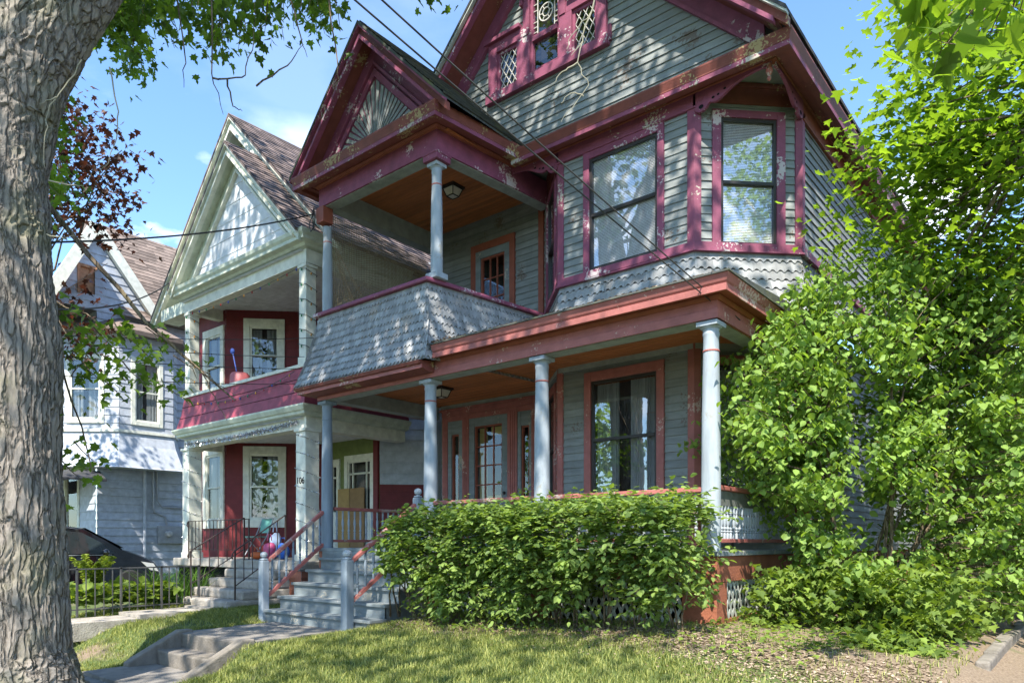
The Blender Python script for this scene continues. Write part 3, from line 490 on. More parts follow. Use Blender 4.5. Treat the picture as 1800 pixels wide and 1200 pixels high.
for org_, du, dn in ((Vector((D_[0], 1.5, 0)), X3, Vector((0, -.045, 0))), (Vector((C_[0], 1.5, 0)), -X3, Vector((0, -.045, 0))), (Vector((.15, 2.56, 0)), -Y3, Vector((.045, 0, 0)))):
    brk = MB(); brk.prism([org_ + du * s + Z3 * z for s, z in br], dn); bo = part('scroll_bracket', brk, M['plum'], H, bevel=.004)
    hol = MB()
    for s, z, r in ((.12, 5.925, .035), (.29, 5.985, .022), (.36, 5.998, .018), (.45, 6.04, .02)):
        cc_ = org_ + du * s + Z3 * z + dn * 1.06; hol.poly(*[cc_ + du * (r * math.cos(R(t))) + Z3 * (r * .8 * math.sin(R(t))) for t in range(0, 360, 30)])
    part('dark_scroll_disc', hol, M['dark'], bo)  # flat dark discs painted on for the shade of pierced holes
for x, y in ((.12, 1.46), (-4.18, 1.44)):
    pd = MB(); pd.lathe((x, y, 5.90), [(.006, 0), (.02, .012), (.026, .035), (.016, .06), (.03, .085), (.045, .12), (.04, .15), (.02, .175), (.03, .19), (.03, .21)], 14); part('pendant_drop', pd, M['rail'], H, smooth=True)
# main cornice round the gable foot and along the right eave
crown = [(.12, 6.16), (.36, 6.16), (.36, 6.08), (.50, 6.08), (.50, 6.135), (.515, 6.145), (.515, 6.16), (.53, 6.185), (.56, 6.235), (.57, 6.25), (.57, 6.275), (.12, 6.275)]
def cornice(parent, path, prof, name='eave_cornice'):
    soff = [p for p in prof]
    m = MB(); run(m, path, [(.0, prof[0][1]), (prof[2][0], prof[0][1]), (prof[2][0], prof[2][1]), (prof[3][0], prof[3][1]), (prof[3][0], prof[0][1] + .03), (0, prof[0][1] + .03)]); o = part(name, m, M['maroon'], parent)
    m = MB(); x = prof[3][0]; run(m, path, [(x + .001, prof[3][1] - .004), (x + .012, prof[3][1] - .004), (x + .012, prof[4][1]), (x + .001, prof[4][1])]); part('cornice_lip', m, M['plumbad'], o)
    m = MB(); run(m, path, [(x - .2, prof[4][1] + .003)] + [(p[0], p[1] + .003) for p in prof[4:-1]] + [(x - .2, prof[-1][1] + .003)]); part('crown_moulding', m, M['maroon'], o)
    m = MB(); z = prof[0][1]; run(m, path, [(0, z - .05), (.02, z - .05), (.03, z - .03), (.06, z - .012), (.06, z - .002), (0, z - .002)]); part('bed_moulding', m, M['orange'], o)
    return o
q_ = lambda k: [(o - .23 + k, z) for o, z in crown]
cornice(H, [(-3.88, 1.5), (.15, 1.5), (.15, 17)], [(o * .6, z) for o, z in crown])
cp = MB(); cp.poly((-3.6, 1.17, 6.283), (.48, 1.17, 6.283), (.15, 1.6, 6.36), (-3.6, 1.6, 6.36)); part('cornice_flashing', cp, M['roofdark'], H)
# gable: siding, triple window, rakes, roof
SL = .95; AX, AZ = -3.32, 10.02
GO = Vector((AX, 1.45, 0))
zw = AZ - .30
gh = [(-1.04, -.60, 7.50, 8.17), (-.35, .23, 7.52, 8.93), (.46, .90, 7.50, 8.17)]
g = MB(); hw = (zw - 6.28) / SL
courses(g, [(-hw, 6.28), (hw, 6.28), (0, zw)], GO, X3, Vector((0, -1, 0)), .115, .018, gh); part('gable_wall', g, M['siding'], H)
Nf = Vector((0, -1, 0))
tw = MB(); tw.obox(GO, X3, Nf, -1.25, 1.12, 7.36, 7.50, -.02, .10)
tw.obox(GO, X3, Nf, -1.22, -1.04, 7.5, 8.34, -.02, .06); tw.obox(GO, X3, Nf, .90, 1.08, 7.5, 8.34, -.02, .06)
tw.obox(GO, X3, Nf, -1.04, -.47, 8.17, 8.34, -.02, .06); tw.obox(GO, X3, Nf, .35, .90, 8.17, 8.34, -.02, .06)
tw.obox(GO, X3, Nf, -.60, -.35, 7.5, 8.17, -.02, .06); tw.obox(GO, X3, Nf, .23, .46, 7.5, 8.17, -.02, .06)
tw.obox(GO, X3, Nf, -.47, -.35, 8.17, 8.66, -.02, .075); tw.obox(GO, X3, Nf, .23, .35, 8.17, 8.66, -.02, .075)
tw.obox(GO, X3, Nf, -1.27, -.52, 8.34, 8.40, -.02, .12); tw.obox(GO, X3, Nf, .40, 1.13, 8.34, 8.40, -.02, .12)
tw.obox(GO, X3, Nf, 1.08, 1.15, 7.42, 7.66, -.02, .05)
def archband(mb, cx, cz, r0, r1, n0, n1, a0=0, a1=180, k=20):
    for i in range(k):
        t0, t1 = R(a0 + (a1 - a0) * i / k), R(a0 + (a1 - a0) * (i + 1) / k)
        q = lambda r, t, n: GO + X3 * (cx + r * math.cos(t)) + Z3 * (cz + r * math.sin(t)) + Nf * n
        mb.hexa([q(r0, t0, n0), q(r1, t0, n0), q(r1, t0, n1), q(r0, t0, n1)], [q(r0, t1, n0), q(r1, t1, n0), q(r1, t1, n1), q(r0, t1, n1)])
archband(tw, -.06, 8.66, .29, .41, -.02, .075); archband(tw, -.06, 8.66, .41, .46, -.02, .11)
gw = part('triple_window', tw, M['plum'], H, bevel=.004)
for a, b, c, d in ((-1.04, -.60, 7.5, 8.17), (.46, .90, 7.5, 8.17)):
    f = MB()
    for u in ((a, a + .045), (b - .045, b)): f.obox(GO, X3, Nf, *u, c, d, -.03, .02)
    f.obox(GO, X3, Nf, a + .045, b - .045, c, c + .05, -.03, .02); f.obox(GO, X3, Nf, a + .045, b - .045, d - .05, d, -.03, .02); part('sash_frame', f, M['plum'], gw)
    f = MB(); f.poly(*[GO + X3 * u + Z3 * v - Nf * .012 for u, v in ((a, c), (b, c), (b, d), (a, d))]); part('pane', f, M['glassdim'], gw)
    l = MB(); w, h = b - a - .09, d - c - .10; n = 4
    for i in range(-n * 2, n * 2 + 1):
        for s in (1, -1):
            u0 = i * w / n * 1.4; pts = []
            for t in np.linspace(0, 1, 41):
                v = t * h; u = (u0 + v * s * .62)
                if 0 <= u <= w: pts.append((u, v))
            if len(pts) > 1: l.beam(GO + X3 * (a + .045 + pts[0][0]) + Z3 * (c + .05 + pts[0][1]) + Nf * .002, GO + X3 * (a + .045 + pts[-1][0]) + Z3 * (c + .05 + pts[-1][1]) + Nf * .002, .009, .012, Y3)
    part('leaded_lattice', l, M['lead'], gw)
    l = MB(); l.poly(*[GO + X3 * u + Z3 * v - Nf * .2 for u, v in ((a - .1, c - .1), (b + .1, c - .1), (b + .1, d + .1), (a - .1, d + .1))]); part('dark_room_backing', l, M['dark'], gw)  # near-black sheet in place of the unlit attic's darkness
f = MB(); a, b = -.35, .23
for u in ((a, a + .05), (b - .05, b)): f.obox(GO, X3, Nf, *u, 7.52, 8.66, -.03, .025)
f.obox(GO, X3, Nf, a + .05, b - .05, 7.52, 7.59, -.03, .025); f.obox(GO, X3, Nf, a + .05, b - .05, 8.03, 8.11, -.03, .05); archband(f, -.06, 8.66, .24, .29, -.03, .025); part('arched_sash', f, M['plum'], gw)
f = MB(); pts = [(a, 7.52), (b, 7.52), (b, 8.66)] + [(-.06 + .29 * math.cos(R(t)), 8.66 + .29 * math.sin(R(t))) for t in range(0, 181, 12)] + [(a, 8.66)]
f.poly(*[GO + X3 * u + Z3 * v - Nf * .012 for u, v in pts]); part('pane', f, M['glassdim'], gw)
f = MB(); f.poly(*[GO + X3 * u + Z3 * v - Nf * .2 for u, v in ((a - .1, 7.4), (b + .1, 7.4), (b + .1, 8.95), (a - .1, 8.95))]); part('dark_room_backing', f, M['dark'], gw)  # same near-black stand-in for attic darkness behind the arched pane
f = MB(); archband(f, -.06, 8.42, .125, .14, -.01, .006, 0, 360, 28); archband(f, -.06, 8.42, .06, .07, -.01, .006, 0, 360, 20)
for t in range(0, 360, 60): f.beam(GO + X3 * (-.06 + .07 * math.cos(R(t))) + Z3 * (8.42 + .07 * math.sin(R(t))), GO + X3 * (-.06 + .125 * math.cos(R(t))) + Z3 * (8.42 + .125 * math.sin(R(t))), .01, .01, Y3)
for u in (-.225, .105): f.obox(GO, X3, Nf, u - .005, u + .005, 8.11, 8.72, -.01, .006)
for v in (8.18, 8.26, 8.34, 8.52, 8.62):
    f.obox(GO, X3, Nf, -.30, -.23, v - .005, v + .005, -.01, .006); f.obox(GO, X3, Nf, .11, .18, v - .005, v + .005, -.01, .006)
part('leaded_rosette', f, M['lead'], gw)
def shear(mb, x0, z0, x1, z1, y0, y1, o0, o1):           # sloping board between (x0,z0) and (x1,z1), from o1 up to o0
    mb.hexa([(x0, y0, z0 + o1), (x1, y0, z1 + o1), (x1, y1, z1 + o1), (x0, y1, z0 + o1)], [(x0, y0, z0 + o0), (x1, y0, z1 + o0), (x1, y1, z1 + o0), (x0, y1, z0 + o0)])
def gable_trim(parent, ax, az, sl, half, yf, yw, yback, mats, k=1., roofname='main_roof'):
    rf = MB(); cr = MB(); lip = MB(); bdl = MB(); sof = MB(); mid = MB(); bdm = MB(); edge = MB()
    for s in (-1, 1):
        x0, z0 = ax + s * half, az - sl * half
        xx = (lambda a: (x0, z0, ax, az)) if s == -1 else (lambda a: (ax, az, x0, z0))
        a = xx(0)
        shear(rf, *a, yf, yback, 0, -.05 * k)
        shear(edge, *a, yf + .012, yf + .1, -.05 * k, -.085 * k)
        shear(mid, *a, yf + .07, yf + .16, -.085 * k, -.20 * k)
        cut0 = lambda c_: ((ax - half + c_, az - sl * (half - c_), ax, az) if s == -1 else (ax, az, ax + half - c_, az - sl * (half - c_)))
        shear(lip, *cut0(.16 * k), yf + .035, yf + .13, -.20 * k, -.265 * k)
        shear(sof, *cut0(.14 * k), yf + .16, yw, -.17 * k, -.20 * k)
        cut = lambda c_: ((ax - half + c_, az - sl * (half - c_), ax, az) if s == -1 else (ax, az, ax + half - c_, az - sl * (half - c_)))
        shear(bdm, *cut(.42 * k), yw - .05, yw, -.20 * k, -.47 * k); shear(bdl, *cut(.50 * k), yw - .085, yw - .0, -.47 * k, -.53 * k)
    r = part(roofname, rf, M[mats[0]], parent)
    part('rake_edge', edge, M[mats[1]], r); part('rake_moulding', mid, M[mats[2]], r); part('rake_lip', lip, M[mats[3]], r); part('rake_board', bdm, M[mats[4]], r); part('rake_board_lip', bdl, M[mats[3]], r); part('rake_soffit', sof, M[mats[2]], r)
    return r
gable_trim(H, AX, AZ, SL, 3.82, .94, 1.45, 17, ('roofdark', 'lattice', 'maroon', 'plum', 'plum'))
# ------------------------------------------------------------------ balcony (upper porch)
ppath = [(-7.12, 2.5), (-7.12, -.12), (-4.22, -.12), (-3.98, 2.4)]
bm = MB(); run(bm, ppath, [(0, 5.89), (0, 6.27), (-.03, 6.27), (-.03, 5.89)]); part('balcony_frieze', bm, M['plum'], H)
bm = MB(); run(bm, ppath, rectp(-.24, -.031, 5.88, 6.22)); part('balcony_beam', bm, M['beamgrey'], H)
bc = MB(); courses(bc, [(-7.0, 0), (-4.1, 0), (-4.1, 2.6), (-7.0, 2.6)], (0, 0, 6.22), X3, Vector((0, 0, -1)), .085, .004, V=Y3); part('balcony_ceiling', bc, M['beadboard'], H)
cornice(H, [(-7.12, 2.5), (-7.12, -.12), (-4.22, -.12), (-4.06, 1.5)], [(o * .6, z + .085) for o, z in crown], 'balcony_cornice')
BX, BZ, BH = -5.63, 8.26, 1.87
gable_trim(H, BX, BZ, 1.0, BH, -.47, -.08, 3.2, ('roofmoss', 'plum', 'maroon', 'plum', 'plum'), roofname='balcony_roof')
bw = MB(); bw.poly((BX - 1.62, -.08, 6.3), (BX + 1.62, -.08, 6.3), (BX, -.08, 7.92)); part('tympanum', bw, M['plum'], H)
rs = MB()                                               # tab shingles on the side that shows
Vs = Vector((-1, 0, 1)).normalized(); Nr = Vector((1, 0, 1)).normalized()
courses(rs, [(0, 0), (3.4, 0), (3.4, 2.62), (0, 2.62)], (BX + BH + .02, -.47, BZ - BH - .015), Y3, Nr, .13, .014, tab=.22, V=Vs); part('roof_shingles', rs, M['roofmoss'], H)
# sunburst panel
sb = MB(); th0 = Vector((BX - .02, -.10, 6.40)); 
tri = [(-.80, 6.42), (.80, 6.42), (0, 7.22)]
sb.prism([(BX + a, -.082, b) for a, b in [(-1.27, 6.42), (1.27, 6.42), (0, 7.69)]], (0, -.012, 0)); part('panel_frame', sb, M['plum'], H)
sb = MB()
for i in range(24):
    t0, t1 = math.pi * i / 24 + .022, math.pi * (i + 1) / 24 - .022
    def hit(t):
        c, s = math.cos(t), math.sin(t); return 1.10 / (abs(c) + s)
    p = lambda r, t, y: (BX + r * math.cos(t), y, 6.42 + r * math.sin(t))
    r0, r1 = hit(t0), hit(t1)
    pts = [p(.05, t0, -.096), p(r0, t0, -.096)] + ([(BX, -.096, 7.52)] if t0 < math.pi / 2 < t1 else []) + [p(r1, t1, -.096), p(.05, t1, -.096)]
    sb.prism(pts, (0, -.018, 0))
part('sunburst_panel', sb, M['siding'], H, bevel=.004)
sf = MB()
for s in (-1, 1): shear(sf, *( (BX - 1.26, 6.42, BX, 7.68) if s < 0 else (BX, 7.68, BX + 1.26, 6.42)), -.135, -.08, 0, -.13)
part('panel_moulding', sf, M['plum'], H)
bl = MB(); bl.box(-7.17, -6.97, -.14, .06, 5.62, 5.885); part('beam_end_block', bl, M['orange'], H)
cbk = MB(); cbk.box(-4.50, -4.20, -.135, .16, 5.77, 5.89); cbk.box(-4.51, -4.19, -.145, .17, 5.855, 5.885); part('beam_end_block', cbk, M['plum'], H, bevel=.006)
lamp = lantern
column(H, -4.36, .02, 4.04, 5.77, .088, M['column'], name='balcony_post')
column(H, -7.07, .02, 4.04, 5.63, .085, M['column'], name='balcony_post', cap=False)
pl = MB(); pl.box(-4.48, -4.24, -.10, .14, 4.035, 4.12); part('post_plinth', pl, M['column'], H, bevel=.006); pl = MB(); pl.box(-7.18, -6.96, -.10, .12, 4.035, 4.09); part('post_plinth', pl, M['column'], H, bevel=.006)
lantern(H, -5.275, 1.30, 6.215)
spath = [(-7.10, 2.5), (-7.10, -.14), (-4.40, -.14), (-4.10, 2.5)]
so = offset_path(spath, .30)
ogee = lambda f: .012 + .04 * (.5 - .5 * math.cos(2 * math.pi * ((f + .12 * math.sin(2 * math.pi * f)) % 1)))
ogee = lambda f: .01 + .042 * (f / .7 if f < .7 else (1 - f) / .3) ** 1.0
ogee2 = lambda f: .008 + .045 * (.5 - .5 * math.cos(math.pi * (f / .68 if f < .68 else (1 - f) / .32)))
sk = MB()
for i in range(3):
    f = face(spath[i], spath[i + 1])
    wavy(sk, (*so[i], 2.74), (*so[i + 1], 2.74), (*spath[i], 3.97), (*spath[i + 1], 3.97), 10, .088, ogee2, (f[2] + Z3 * .2).normalized(), .013, .06, 12)
part('shingled_balcony_skirt', sk, M['shingle'], H)
bk = MB(); run(bk, spath, [(.285, 2.74), (.10, 3.2), (-.012, 3.97)], False); run(bk, spath, rectp(-.06, -.013, 3.1, 3.97)); part('skirt_backing', bk, M['shingle'], H)
cr = MB(); run(cr, spath, [(.03, 3.975), (.07, 3.975), (.075, 4.0), (.06, 4.035), (-.10, 4.035), (-.10, 3.975)]); part('balcony_rail', cr, M['plum'], H)
fl = MB(); fl.box(-7.05, -4.15, -.05, 2.55, 2.98, 3.10); part('balcony_floor', fl, M['step'], H)
lc = MB(); run(lc, [(-7.10, 2.5), (-7.10, -.14), (-4.25, -.14)], [(0, 2.60), (.10, 2.60), (.16, 2.615), (.24, 2.64), (.24, 2.68), (.29, 2.69), (.31, 2.735), (0, 2.76)]); part('skirt_cornice', lc, M['maroon'], H)
lc = MB(); run(lc, [(-7.10, 2.5), (-7.10, -.14), (-4.25, -.14)], rectp(.241, .255, 2.628, 2.685)); part('skirt_cornice_lip', lc, M['brick'], H)
# ------------------------------------------------------------------ porch
lp = [(-7.12, 2.56), (-7.12, -.12), (.12, -.12), (.12, 2.5)]
fz = MB(); run(fz, lp, [(0, 2.55), (.02, 2.54), (.02, 2.64), (0, 2.65), (0, 2.80), (-.03, 2.80), (-.03, 2.55)]); part('porch_frieze', fz, M['brick'], H)
fz = MB(); run(fz, lp, rectp(-.24, -.031, 2.535, 2.78)); part('porch_beam', fz, M['beamgrey'], H)
pc = MB(); courses(pc, [(-7.0, 0), (.05, 0), (.05, 2.6), (-7.0, 2.6)], (0, 0, 2.79), X3, Vector((0, 0, -1)), .085, .004, V=Y3); part('porch_ceiling', pc, M['beadboard'], H)
cv = MB()
for f in (fAB, fBC, fCD, fDE): cv.obox(*f[:3], 0, f[3], 2.71, 2.785, 0, .045)
part('ceiling_cove', cv, M['beamgrey'], H)
cp = [(-4.12, -.12), (.12, -.12), (.12, 2.9)]
cc = MB(); run(cc, cp, [(0, 2.79), (.13, 2.79), (.13, 2.765), (.17, 2.765), (.17, 2.84), (0, 2.84)]); ck = part('porch_cornice', cc, M['orange'], H)
cc = MB(); run(cc, cp, [(.171, 2.762), (.185, 2.762), (.185, 2.835), (.171, 2.835)]); part('cornice_lip', cc, M['brick'], ck)
cc = MB(); run(cc, cp, [(.05, 2.843), (.175, 2.843), (.19, 2.86), (.205, 2.90), (.22, 2.935), (.05, 2.935)]); part('crown_moulding', cc, M['brick'], ck)
cc = MB(); run(cc, cp, [(0, 2.74), (.02, 2.74), (.05, 2.775), (.05, 2.788), (0, 2.788)]); part('bed_moulding', cc, M['orange'], ck)
pr = MB()
e0 = [(-4.15, -.35, 2.955), (.35, -.35, 2.955), (.35, 2.95, 2.955)]; i0 = [(-4.15, 1.35, 3.34), (-.82, 1.35, 3.34), (.30, 2.47, 3.18)]
pr.poly(e0[0], e0[1], i0[1], i0[0]); pr.poly(e0[1], e0[2], (.3, 2.9, 3.0), i0[2]); pr.poly(e0[1], i0[2], i0[1])
run(pr, [(-4.15, -.35), (.35, -.35), (.35, 2.95)], rectp(-.05, .006, 2.938, 2.957)); part('porch_roof', pr, M['roofmoss'], H)
lantern(H, -5.53, 1.28, 2.785)
for x in (0, -2.36, -4.47): column(H, x, 0, 0, 2.535, .103, M['column'], M['rail'])
column(H, -7.05, 0, -.37, 2.535, .098, M['newel'], M['newel'])
fl = MB(); fl.box(-7.12, .16, -.14, 2.56, -.055, 0); part('porch_floor', fl, M['step'], H, bevel=.006)
sb = MB(); run(sb, lp, rectp(-.06, -.002, -.34, -.058)); part('porch_skirt_board', sb, M['found'], H)
for bx_ in ((-.30, .115, -.115, .17, -1.15, -.345), (-4.55, -4.25, -.115, .17, -1.2, -.345), (-2.5, -2.2, -.115, .17, -1.2, -.345), (-.02, .115, 1.95, 2.3, -1.15, -.345)): pier = MB(); pier.box(*bx_); part('porch_pier', pier, M['found'], H, bevel=.006)
pier = MB(); pier.box(.02, .113, .17, 1.95, -1.1, -.76); part('base_board', pier, M['found'], H)
fd = MB(); fd.box(-6.8, .13, 2.60, 16.9, -1.4, -.03); part('foundation', fd, M['found'], H)
dk = MB(); dk.box(-4.3, -.2, .6, .65, -1.2, -.1); dk.box(-.1, -.05, .2, 2, -1.2, -.1); part('underporch_shadow_board', dk, M['dark'], H)  # near-black sheets added to give the shade behind the lattice
def lattice(O, U, N, u0, u1, z0, z1, name='lattice_panel'):
    m = MB(); w = u1 - u0; h = z1 - z0; st = .105
    for s, n in ((1, 0), (-1, .008)):
        c = -h
        while c < w + h:
            pts = [(c, 0), (c + h / 2.1 * 1.0, h)] if s == 1 else [(c, h), (c + h / 2.1, 0)]
            (a, b), (a2, b2) = pts
            def cl(t): return a + (a2 - a) * t, b + (b2 - b) * t
            ts = [t / 40 for t in range(41) if 0 <= cl(t / 40)[0] <= w]
            if len(ts) > 1:
                p, q = cl(ts[0]), cl(ts[-1]); m.beam(O + U * (u0 + p[0]) + Z3 * (z0 + p[1]) + N * n, O + U * (u0 + q[0]) + Z3 * (z0 + q[1]) + N * n, .036, .007, N)
            c += st
    return part(name, m, M['lattice'], H)
lattice(Vector((.085, 0, 0)), Y3, X3, .17, 1.95, -.76, -.345)
lattice(Vector((0, -.085, 0)), X3, Nf, -2.2, -.30, -.9, -.345)
lattice(Vector((0, -.085, 0)), X3, Nf, -4.25, -2.5, -.9, -.345)
railing(H, (-2.25, 0), (-.10, 0), .715, .10, M['rail'], M['column'], .13)
railing(H, (-4.37, 0), (-2.45, 0), .715, .10, M['rail'], M['column'], .13)
railing(H, (0, .11), (0, 2.46), .745, .095, M['rail'], M['column'], .085, .17)
railing(H, (-7.05, .12), (-7.05, 2.5), .715, .10, M['rail'], M['column'], .13)
dn = MB(); dn.tube([(.22, 2.60, 3.0), (.22, 2.60, 1.45), (.24, 2.57, 1.2), (.22, 2.6, .9), (.22, 2.60, -.7)], .042, 10); part('downspout', dn, M['rail'], H, smooth=True)
# front steps
st = MB(); rs_ = MB()
for i, (y, z) in enumerate(((-1.26, -.975), (-.99, -.775), (-.73, -.565), (-.46, -.36), (-.20, -.165))):
    st.box(-7.04, -4.36, y, y + .32, z - .045, z)
    rs_.box(-7.0, -4.40, y + .035, y + .06, z - .21, z - .045)
rs_.box(-7.0, -4.4, -.14, -.115, -.21, -.055)
for x in (-4.44, -7.0):
    rs_.prism([(x, y, z) for y, z in ((-1.22, -1.2), (-1.22, -1.02), (-.95, -1.02), (-.95, -.82), (-.69, -.82), (-.69, -.61), (-.42, -.61), (-.42, -.405), (-.15, -.405), (-.15, -1.2))], (.04, 0, 0))
sp = part('front_steps', st, M['step'], H, bevel=.008); part('riser_boards', rs_, M['step'], sp)
n1 = newel(H, -7.05, -1.22, -1.2, -.165, .125, M['column'])
n2 = newel(H, -4.78, -1.31, -1.15, -.12, .135, M['newel'], ballmat=M['column'])
n3 = newel(H, -4.62, -.12, -.05, .80, .12, M['newel'], ballmat=M['column'])
for x0, y0, x1, y1, a, b in ((-7.05, -1.16, -7.05, -.09, -.21, .62), (-4.76, -1.25, -4.63, -.17, -.17, .66)):
    h = MB(); h.beam((x0, y0, a), (x1, y1, b), .075, .06); o = part('handrail', h, M['rail'], H, bevel=.012)
    lo = MB(); lo.beam((x0, y0, a - .56), (x1, y1, b - .56), .06, .05); part('lower_rail', lo, M['rail'], o)
    src = None
    for i in range(8):
        t = (i + .7) / 8.2; c = Vector((x0 + (x1 - x0) * t, y0 + (y1 - y0) * t, a + (b - a) * t - .535))
        if src is None: src = part('baluster', baluster_mesh(.51, None), M['newel'], o, smooth=True); src.location = c; c0 = c.copy()
        else: copy_at(src, c - c0, o)
# ------------------------------------------------------------------ ground
def sst(a, b, x): t = np.clip((x - a) / (b - a), 0, 1); return t * t * (3 - 2 * t)
def ground(x, y):
    x = np.asarray(x, float); y = np.asarray(y, float)
    zr = np.interp(x, [-4.4, -1.3, 0, 2.4, 2.75, 6], [-.93, -.85, -.80, -.93, -1.05, -1.05])
    zr = zr + np.clip(-.9 - y, 0, 3.1) * -.14
    zr = zr + sst(-3.9, -4.6, y) * (-1.62 - zr)
    zl = -1.05 - .07 * np.clip(-1 - y, 0, 1.7)
    zl = zl + sst(-2.6, -4.0, y) * (-1.62 - zl)
    k = sst(-5.0, -3.7, x)
    dip = np.where((x > -6.9) & (x < -4.5), 1, 0) * .0
    zp = -1.19 + 0 * x; zp = zp + sst(-2.75, -3.4, y) * (-1.6 - zp)
    m = sst(-7.6, -6.75, x)
    z = (1 - m) * zl + m * zp
    z = (1 - k) * z + k * zr
    z = np.where(y < -4.6, -1.62 - .14 * sst(-6.2, -6.3, y), z)
    z = z - .25 * sst(-13, -16, x) * sst(-4, -2, y) + .0
    return z + .012 * np.sin(x * 2.3 + y) * np.sin(y * 1.9) * (y > -4.5)
def axis(lo, hi, fine0, fine1, st):
    a = list(np.arange(fine0, fine1 + 1e-6, st)); s = st; x = fine1
    while x < hi: s *= 1.35; x += s; a.append(min(x, hi))
    s = st; x = fine0; b = []
    while x > lo: s *= 1.35; x -= s; b.append(max(x, lo))
    return np.array(b[::-1] + a)
gx, gy = axis(-300, 300, -20, 5, .16), axis(-300, 300, -6.5, 4, .14)
GX, GY = np.meshgrid(gx, gy); GZ = ground(GX, GY)
inpath = (GX > -6.72) & (GX < -4.93) & (GY < -1.2) & (GY > -3.4); GZ = np.where(inpath, GZ - .03, GZ)
inst = (GX > -6.75) & (GX < -4.9) & (GY < -2.75) & (GY > -4.7); GZ = np.where(inst, -1.66, GZ)
GZ = np.where((GX > -9.42) & (GX < -8.5) & (GY < -.9), GZ - .03, GZ)
GZ = np.where((GX > -300) & (GY < -6.2), -1.80, GZ)
def lawnmat():
    m, t, out = nt('lawn_soil_and_turf'); bs = t.nodes.new('ShaderNodeBsdfPrincipled'); t.links.new(bs.outputs[0], out.inputs[0]); co = coords(t)
    g = mixc(t, ramp(t, noise_(t, co, 30, 5), .3, .7), (.045, .075, .015), (.11, .14, .035))
    s = mixc(t, ramp(t, noise_(t, co, 55, 6), .3, .7), (.12, .08, .05), (.30, .23, .16))
    a = N_(t, 'ShaderNodeMath', operation='ADD'); t.links.new(noise_(t, co, 1.1, 4), a.inputs[0])
    sp = t.nodes.new('ShaderNodeSeparateXYZ'); t.links.new(co, sp.inputs[0])
    mr = N_(t, 'ShaderNodeMapRange'); mr.inputs[1].default_value = -1.9; mr.inputs[2].default_value = -1.0; mr.inputs[3].default_value = -.12; mr.inputs[4].default_value = .32
    t.links.new(sp.outputs['Y'], mr.inputs[0])
    mx = N_(t, 'ShaderNodeMapRange'); mx.inputs[1].default_value = -4.8; mx.inputs[2].default_value = -4.0; t.links.new(sp.outputs['X'], mx.inputs[0])
    ml = N_(t, 'ShaderNodeMath', operation='MULTIPLY'); t.links.new(mr.outputs[0], ml.inputs[0]); t.links.new(mx.outputs[0], ml.inputs[1]); t.links.new(ml.outputs[0], a.inputs[1])
    c = mixc(t, ramp(t, a.outputs[0], .52, .68), g, s); t.links.new(c, bs.inputs['Base Color']); bs.inputs['Roughness'].default_value = .95
    bp = N_(t, 'ShaderNodeBump', Strength=.6, Distance=.03); t.links.new(noise_(t, co, 60, 5), bp.inputs['Height']); t.links.new(bp.outputs[0], bs.inputs['Normal']); return m
nx, ny = len(gx), len(gy); gm = MB()
gm.v = list(zip(GX.ravel().tolist(), GY.ravel().tolist(), GZ.ravel().tolist()))
gm.f = [(j * nx + i, j * nx + i + 1, (j + 1) * nx + i + 1, (j + 1) * nx + i) for j in range(ny - 1) for i in range(nx - 1)]
struct('lawn', gm, lawnmat(), True)
rd = MB(); rd.box(-300, 300, -14.5, -6.42, -2.0, -1.745); struct('road', rd, M['asphalt'])
kb = MB(); kb.box(-120, 120, -6.42, -6.27, -2.0, -1.60); struct('kerb', kb, M['pavement'])
sw = MB(); x = -60
while x < 40: sw.box(x, x + 1.48, -5.85 + .9, -3.55 - .25, -1.75, -1.595); x += 1.5
struct('sidewalk', sw, M['pavement'])
wk = MB()
wk.box(-6.70, -4.95, -1.95, -1.15, -1.35, -1.155); wk.box(-6.70, -4.95, -2.75, -1.965, -1.35, -1.165)
wk.box(-6.70, -4.95, -4.0, -3.14, -1.8, -1.55)
struct('front_walk', wk, M['pavement'])
cs = thing('concrete_steps', (-5.8, -2.95, -1.6), 'two worn concrete steps with sloping side curbs set into the lawn bank', 'steps')
c = MB(); c.box(-6.56, -5.09, -3.13, -2.76, -1.7, -1.36); part('step_block', c, M['concrete'], cs, bevel=.02)
c = MB(); c.box(-6.56, -5.09, -2.79, -2.70, -1.7, -1.168); part('top_riser', c, M['concrete'], cs, bevel=.015)
for x in (-6.72, -5.09):
    c = MB(); c.prism([(x, y, z) for y, z in ((-3.50, -1.7), (-3.50, -1.50), (-3.42, -1.45), (-2.80, -1.13), (-2.62, -1.13), (-2.62, -1.7))], (.16, 0, 0)); part('side_curb', c, M['concrete'], cs, bevel=.02)
np_ = MB(); y = -3.6
while y < -1.0: np_.box(-9.38, -8.55, y, min(y + 1.08, -1.0), -1.4, -1.035 - .05 * max(0, -1.8 - y)); y += 1.1
struct('neighbour_walk', np_, M['stone'])
dv = MB(); dv.poly((2.72, -6.2, -1.56), (5.2, -6.2, -1.56), (5.2, 14, -1.03), (2.72, 14, -1.03)); 
drm = lawnmat(); struct('gravel_drive', dv, paint('dusty_gravel_drive', (.12, .097, .074), rough=.95, dirt=.6, dirtcol=(.10, .08, .05), bump=.8, var=.35))
eg = thing('edging_kerb', (2.45, 1.5, -1.0), 'low stone edging strip between the shrub bed and the gravel drive at right', 'edging'); y = -.25
m = MB()
while y < 5: m.box(2.50 + random.uniform(-.02, .02), 2.62, y, y + .58, -1.2, -.915 + random.uniform(-.03, .02)); y += .6
part('edging_stone', m, M['concrete'], eg, bevel=.02)
dw2 = MB(); dw2.poly((-19.6, -6.2, -1.59), (-16.3, -6.2, -1.59), (-16.3, 16, -1.27), (-19.6, 16, -1.27)); struct('driveway', dw2, M['pavement'])

